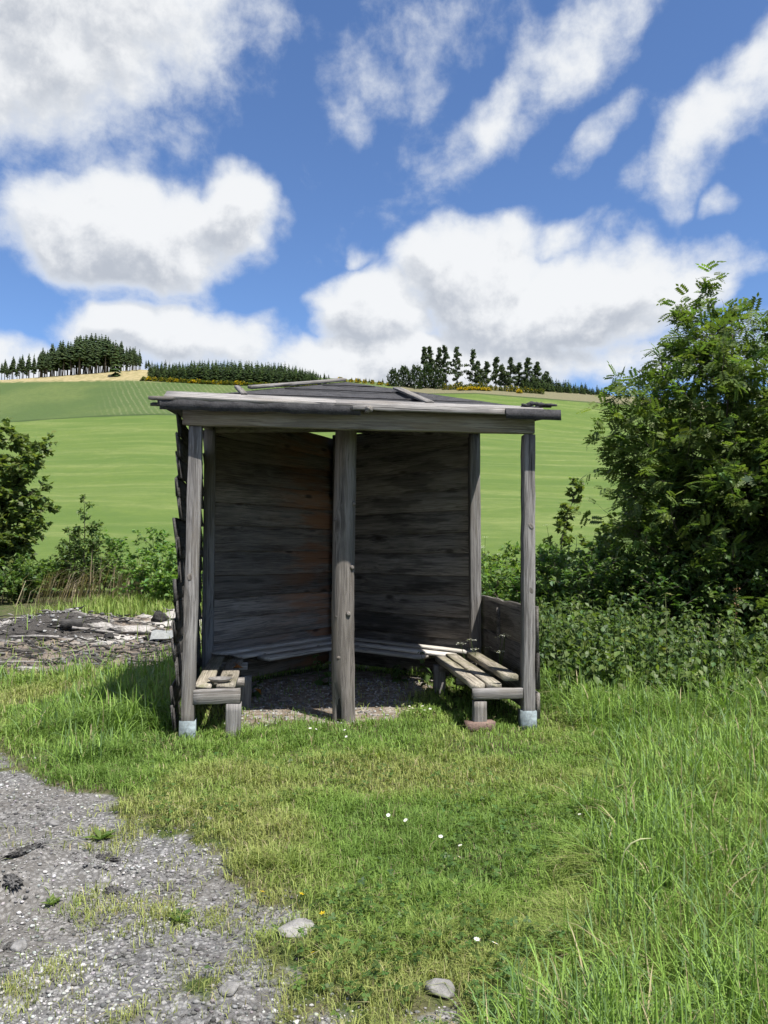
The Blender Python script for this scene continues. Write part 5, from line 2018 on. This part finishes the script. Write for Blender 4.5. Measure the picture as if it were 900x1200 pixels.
# plantain / dandelion rosettes
for n_, (px, py, s, lab) in enumerate(((118, 985, .10, 'leafy rosette in the gravel at the left of the lawn'), (208, 1082, .08, 'small rosette standing alone on the gravel'), (500, 945, .12, 'dark green dock rosette in the middle of the lawn'), (60, 1062, .06, 'pale round-leaved seedling on the gravel'), (300, 1010, .07, 'plantain rosette at the thin edge of the lawn'), (640, 1130, .10, 'broad-leaved rosette among the clover'), (735, 1115, .11, 'upright dock leaves in the long grass'))):
    r = np.random.default_rng(1700 + n_)
    TV, TF = leaf_simple(.36)
    n = 9
    a = np.arange(n) * 2.4
    D = np.stack([np.cos(a), np.sin(a), r.uniform(.25, .9, n)], -1)
    V, F = scatter(TV, TF, np.zeros((n, 3)), frames(D), s * r.uniform(.7, 1.2, n))
    o = link('rosette', mesh_np('rosette', V, F, M['leaf'], np.repeat(shade(n, (.10, .16, .04), .15, r), len(TV), axis=0)))
    p = on_ground(px, py)
    o.location = (p[0], p[1], float(ground(p[0], p[1])))
    tag(o, lab, 'plant')

# the long bleached blade bowing over the grass
r = np.random.default_rng(1750)
bag = Bag()
pts = [(0, 0, 0), (.005, 0, .12), (.012, 0, .2), (.03, 0, .265), (.06, 0, .30), (.10, 0, .318), (.15, 0, .322)]
bag.add(*tube(pts, [.0015, .0015, .002, .003, .004, .004, .0015], 4), C=(.42, .44, .24))
o = link('grass_stalk', bag.mesh('grass_stalk', M['grass']))
p = on_ground(725, 1070)
o.location = (p[0], p[1], float(ground(p[0], p[1])))
tag(o, 'long pale grass blade bowing over at the top of the long grass', 'grass blade')

# ------------------------------------------------------------------ the burnt patch
r = np.random.default_rng(1800)
bag = Bag()
n = 0
while n < 900:
    X, Y = r.uniform(-12, -2.5), r.uniform(9.4, 16)
    if burn_mask(X, Y) < .6 or abs(X / Y) > .74:
        continue
    p = gpt(X, Y, .01)
    a = r.normal(0, .6) + (math.pi if r.random() < .5 else 0)
    L = r.uniform(.06, .45) * (1.6 if r.random() < .08 else .7)
    e = p + np.array([math.cos(a) * L, math.sin(a) * L, r.uniform(-.01, .06)])
    m_ = (p + e) / 2 + r.normal(0, .02, 3)
    tone = r.choice([.02, .045, .09, .16, .26], p=[.3, .3, .2, .12, .08])
    bag.add(*tube([p, m_, e], [r.uniform(.006, .02), r.uniform(.006, .02), .004], 4), C=np.array([1.0, .93, .86]) * tone)
    n += 1
o = link('charred_litter', bag.mesh('charred_litter', M['pebble']))
tag(o, 'charred sticks and litter over the burnt patch', 'charred litter', kind='stuff')
X, Y = r.uniform(-12, -2.5, 6500), r.uniform(9.2, 16.2, 6500)
k = r.random(6500) < burn_mask(X, Y) * .8
V, F, C = stones(X[k], Y[k], .010 + .035 * r.random(int(k.sum())) ** 3, r, tone=(.025, .20), bias=1.8)
ashy = (Y[k] > 13.1) & (Y[k] < 15.2) & (fbm(X[k] * 1.1, Y[k] * 1.6, 65) > .5)
C = C.reshape(-1, 12, 3)
C[ashy] = C[ashy] * 1.6 + .16
o = link('ash_and_char', mesh_np('ash_and_char', V, F, M['pebble'], np.clip(C.reshape(-1, 3), 0, .65)))
tag(o, 'crumbs of charcoal and ash covering the burnt patch', 'ash', kind='stuff')


def fallen(name, px, py, L, rad, az, mat, seed, label, cat, bend=.05):
    r = np.random.default_rng(seed)
    n = 9
    xs = np.linspace(-L / 2, L / 2, n)
    pts = np.stack([xs, bend * np.sin(xs * 2), bend * .4 * np.cos(xs * 3)], -1)
    V, F = tube(pts, rad * (1 + r.normal(0, .10, n)), 9)
    o = link(name, mesh_np(name, V, F, M[mat]))
    p = on_ground(px, py)
    o.location = (p[0], p[1], float(ground(p[0], p[1])) + rad * .75)
    o.rotation_euler = (0, r.normal(0, .05), az)
    tag(o, label, cat)


fallen('charred_log', 84, 738, .36, .10, .25, 'wood_char', 1, 'thick short charred log on top of the burnt heap', 'log')
fallen('charred_branch', 40, 748, 1.0, .022, -.35, 'ash', 2, 'ash-white branch at the foot of the dark heap', 'branch')
fallen('charred_branch', 112, 742, .8, .028, .2, 'ash', 3, 'ash-covered branch beside the charred log', 'branch')
fallen('charred_branch', 150, 744, 1.2, .024, .05, 'wood_char', 4, 'long black branch across the white ash', 'branch')
fallen('charred_branch', 40, 778, 1.3, .011, .3, 'ash', 5, 'thin pale stick lying on the burnt litter', 'branch')
for n_, (px, py, s, lab) in enumerate(((187, 728, .17, 'black charred stump at the shelter end of the ash'), (128, 748, .10, 'charred lump in the middle of the white ash'), (176, 750, .09, 'small charred lump below the black stump'))):
    o = link('charred_stump', rock_mesh(1850 + n_, s * 1.25, s * .8, s * .8, M['wood_char'], 2, 1.1))
    p = on_ground(px, py)
    o.location = (p[0], p[1], float(ground(p[0], p[1])) + s * .3)
    tag(o, lab, 'stump')
for n_, (px, py, s, lab) in enumerate(((150, 740, .30, 'white lump of ash along the back of the burnt patch'), (118, 736, .22, 'small white ash lump near the charred log'), (35, 785, .12, 'pale stone at the front of the burnt patch'))):
    o = link('ash_lump', rock_mesh(1870 + n_, s * 1.6, s * .8, s * .35, M['ash'], 3, .35))
    p = on_ground(px, py)
    o.location = (p[0], p[1], float(ground(p[0], p[1])) + s * .08)
    tag(o, lab, 'ash')
# crumpled pale sheet by the corner of the shelter
nx_, ny_ = 14, 7
xs, ys = np.meshgrid(np.linspace(-.38, .38, nx_), np.linspace(-.22, .22, ny_))
zs = .05 * np.sin(xs * 14) * np.cos(ys * 6) + .06 * np.cos(xs * 4) + .03 * np.sin(ys * 15) + .05
V = np.stack([xs, ys, zs], -1).reshape(-1, 3)
i = np.arange(ny_ - 1)[:, None] * nx_ + np.arange(nx_ - 1)[None]
F = np.stack([i, i + 1, i + nx_ + 1, i + nx_], -1).reshape(-1, 4)
V = np.concatenate([V, V - (0, 0, .008)])
F = np.concatenate([F, F[:, ::-1] + nx_ * ny_])
o = link('crumpled_sheet', mesh_np('crumpled_sheet', V, F, M['pale']))
p = on_ground(203, 752)
o.location = (p[0], p[1], float(ground(p[0], p[1])) + .03)
o.rotation_euler = (.25, .05, .15)
tag(o, 'crumpled pale sheet lying beside the clad corner of the shelter', 'sheet')
# dry leaves on the bench and the orange one by its leg
for n_, (lx_, ly_, z_, col, lab) in enumerate(((-1.19, .95, BZ_L + .006, (.30, .13, .06), 'curled reddish dry leaf on the clad-side bench, nearer one'), (-1.16, 1.10, BZ_L + .006, (.26, .12, .06), 'curled reddish dry leaf on the clad-side bench, farther one'), (-.93, 1.62, .05, (.50, .20, .05), 'orange dry leaf on the ground beside the second bench leg'))):
    TV, TF = leaf_simple(.6, .25)
    o = link('dry_leaf', mesh_np('dry_leaf', TV * .11, TF, M['leaf'], np.broadcast_to(np.array(col), TV.shape)))
    o.location = to_world(lx_, ly_, z_)
    o.rotation_euler = (0, -.15 if n_ < 2 else -.9, n_ * 1.7)
    tag(o, lab, 'leaf')
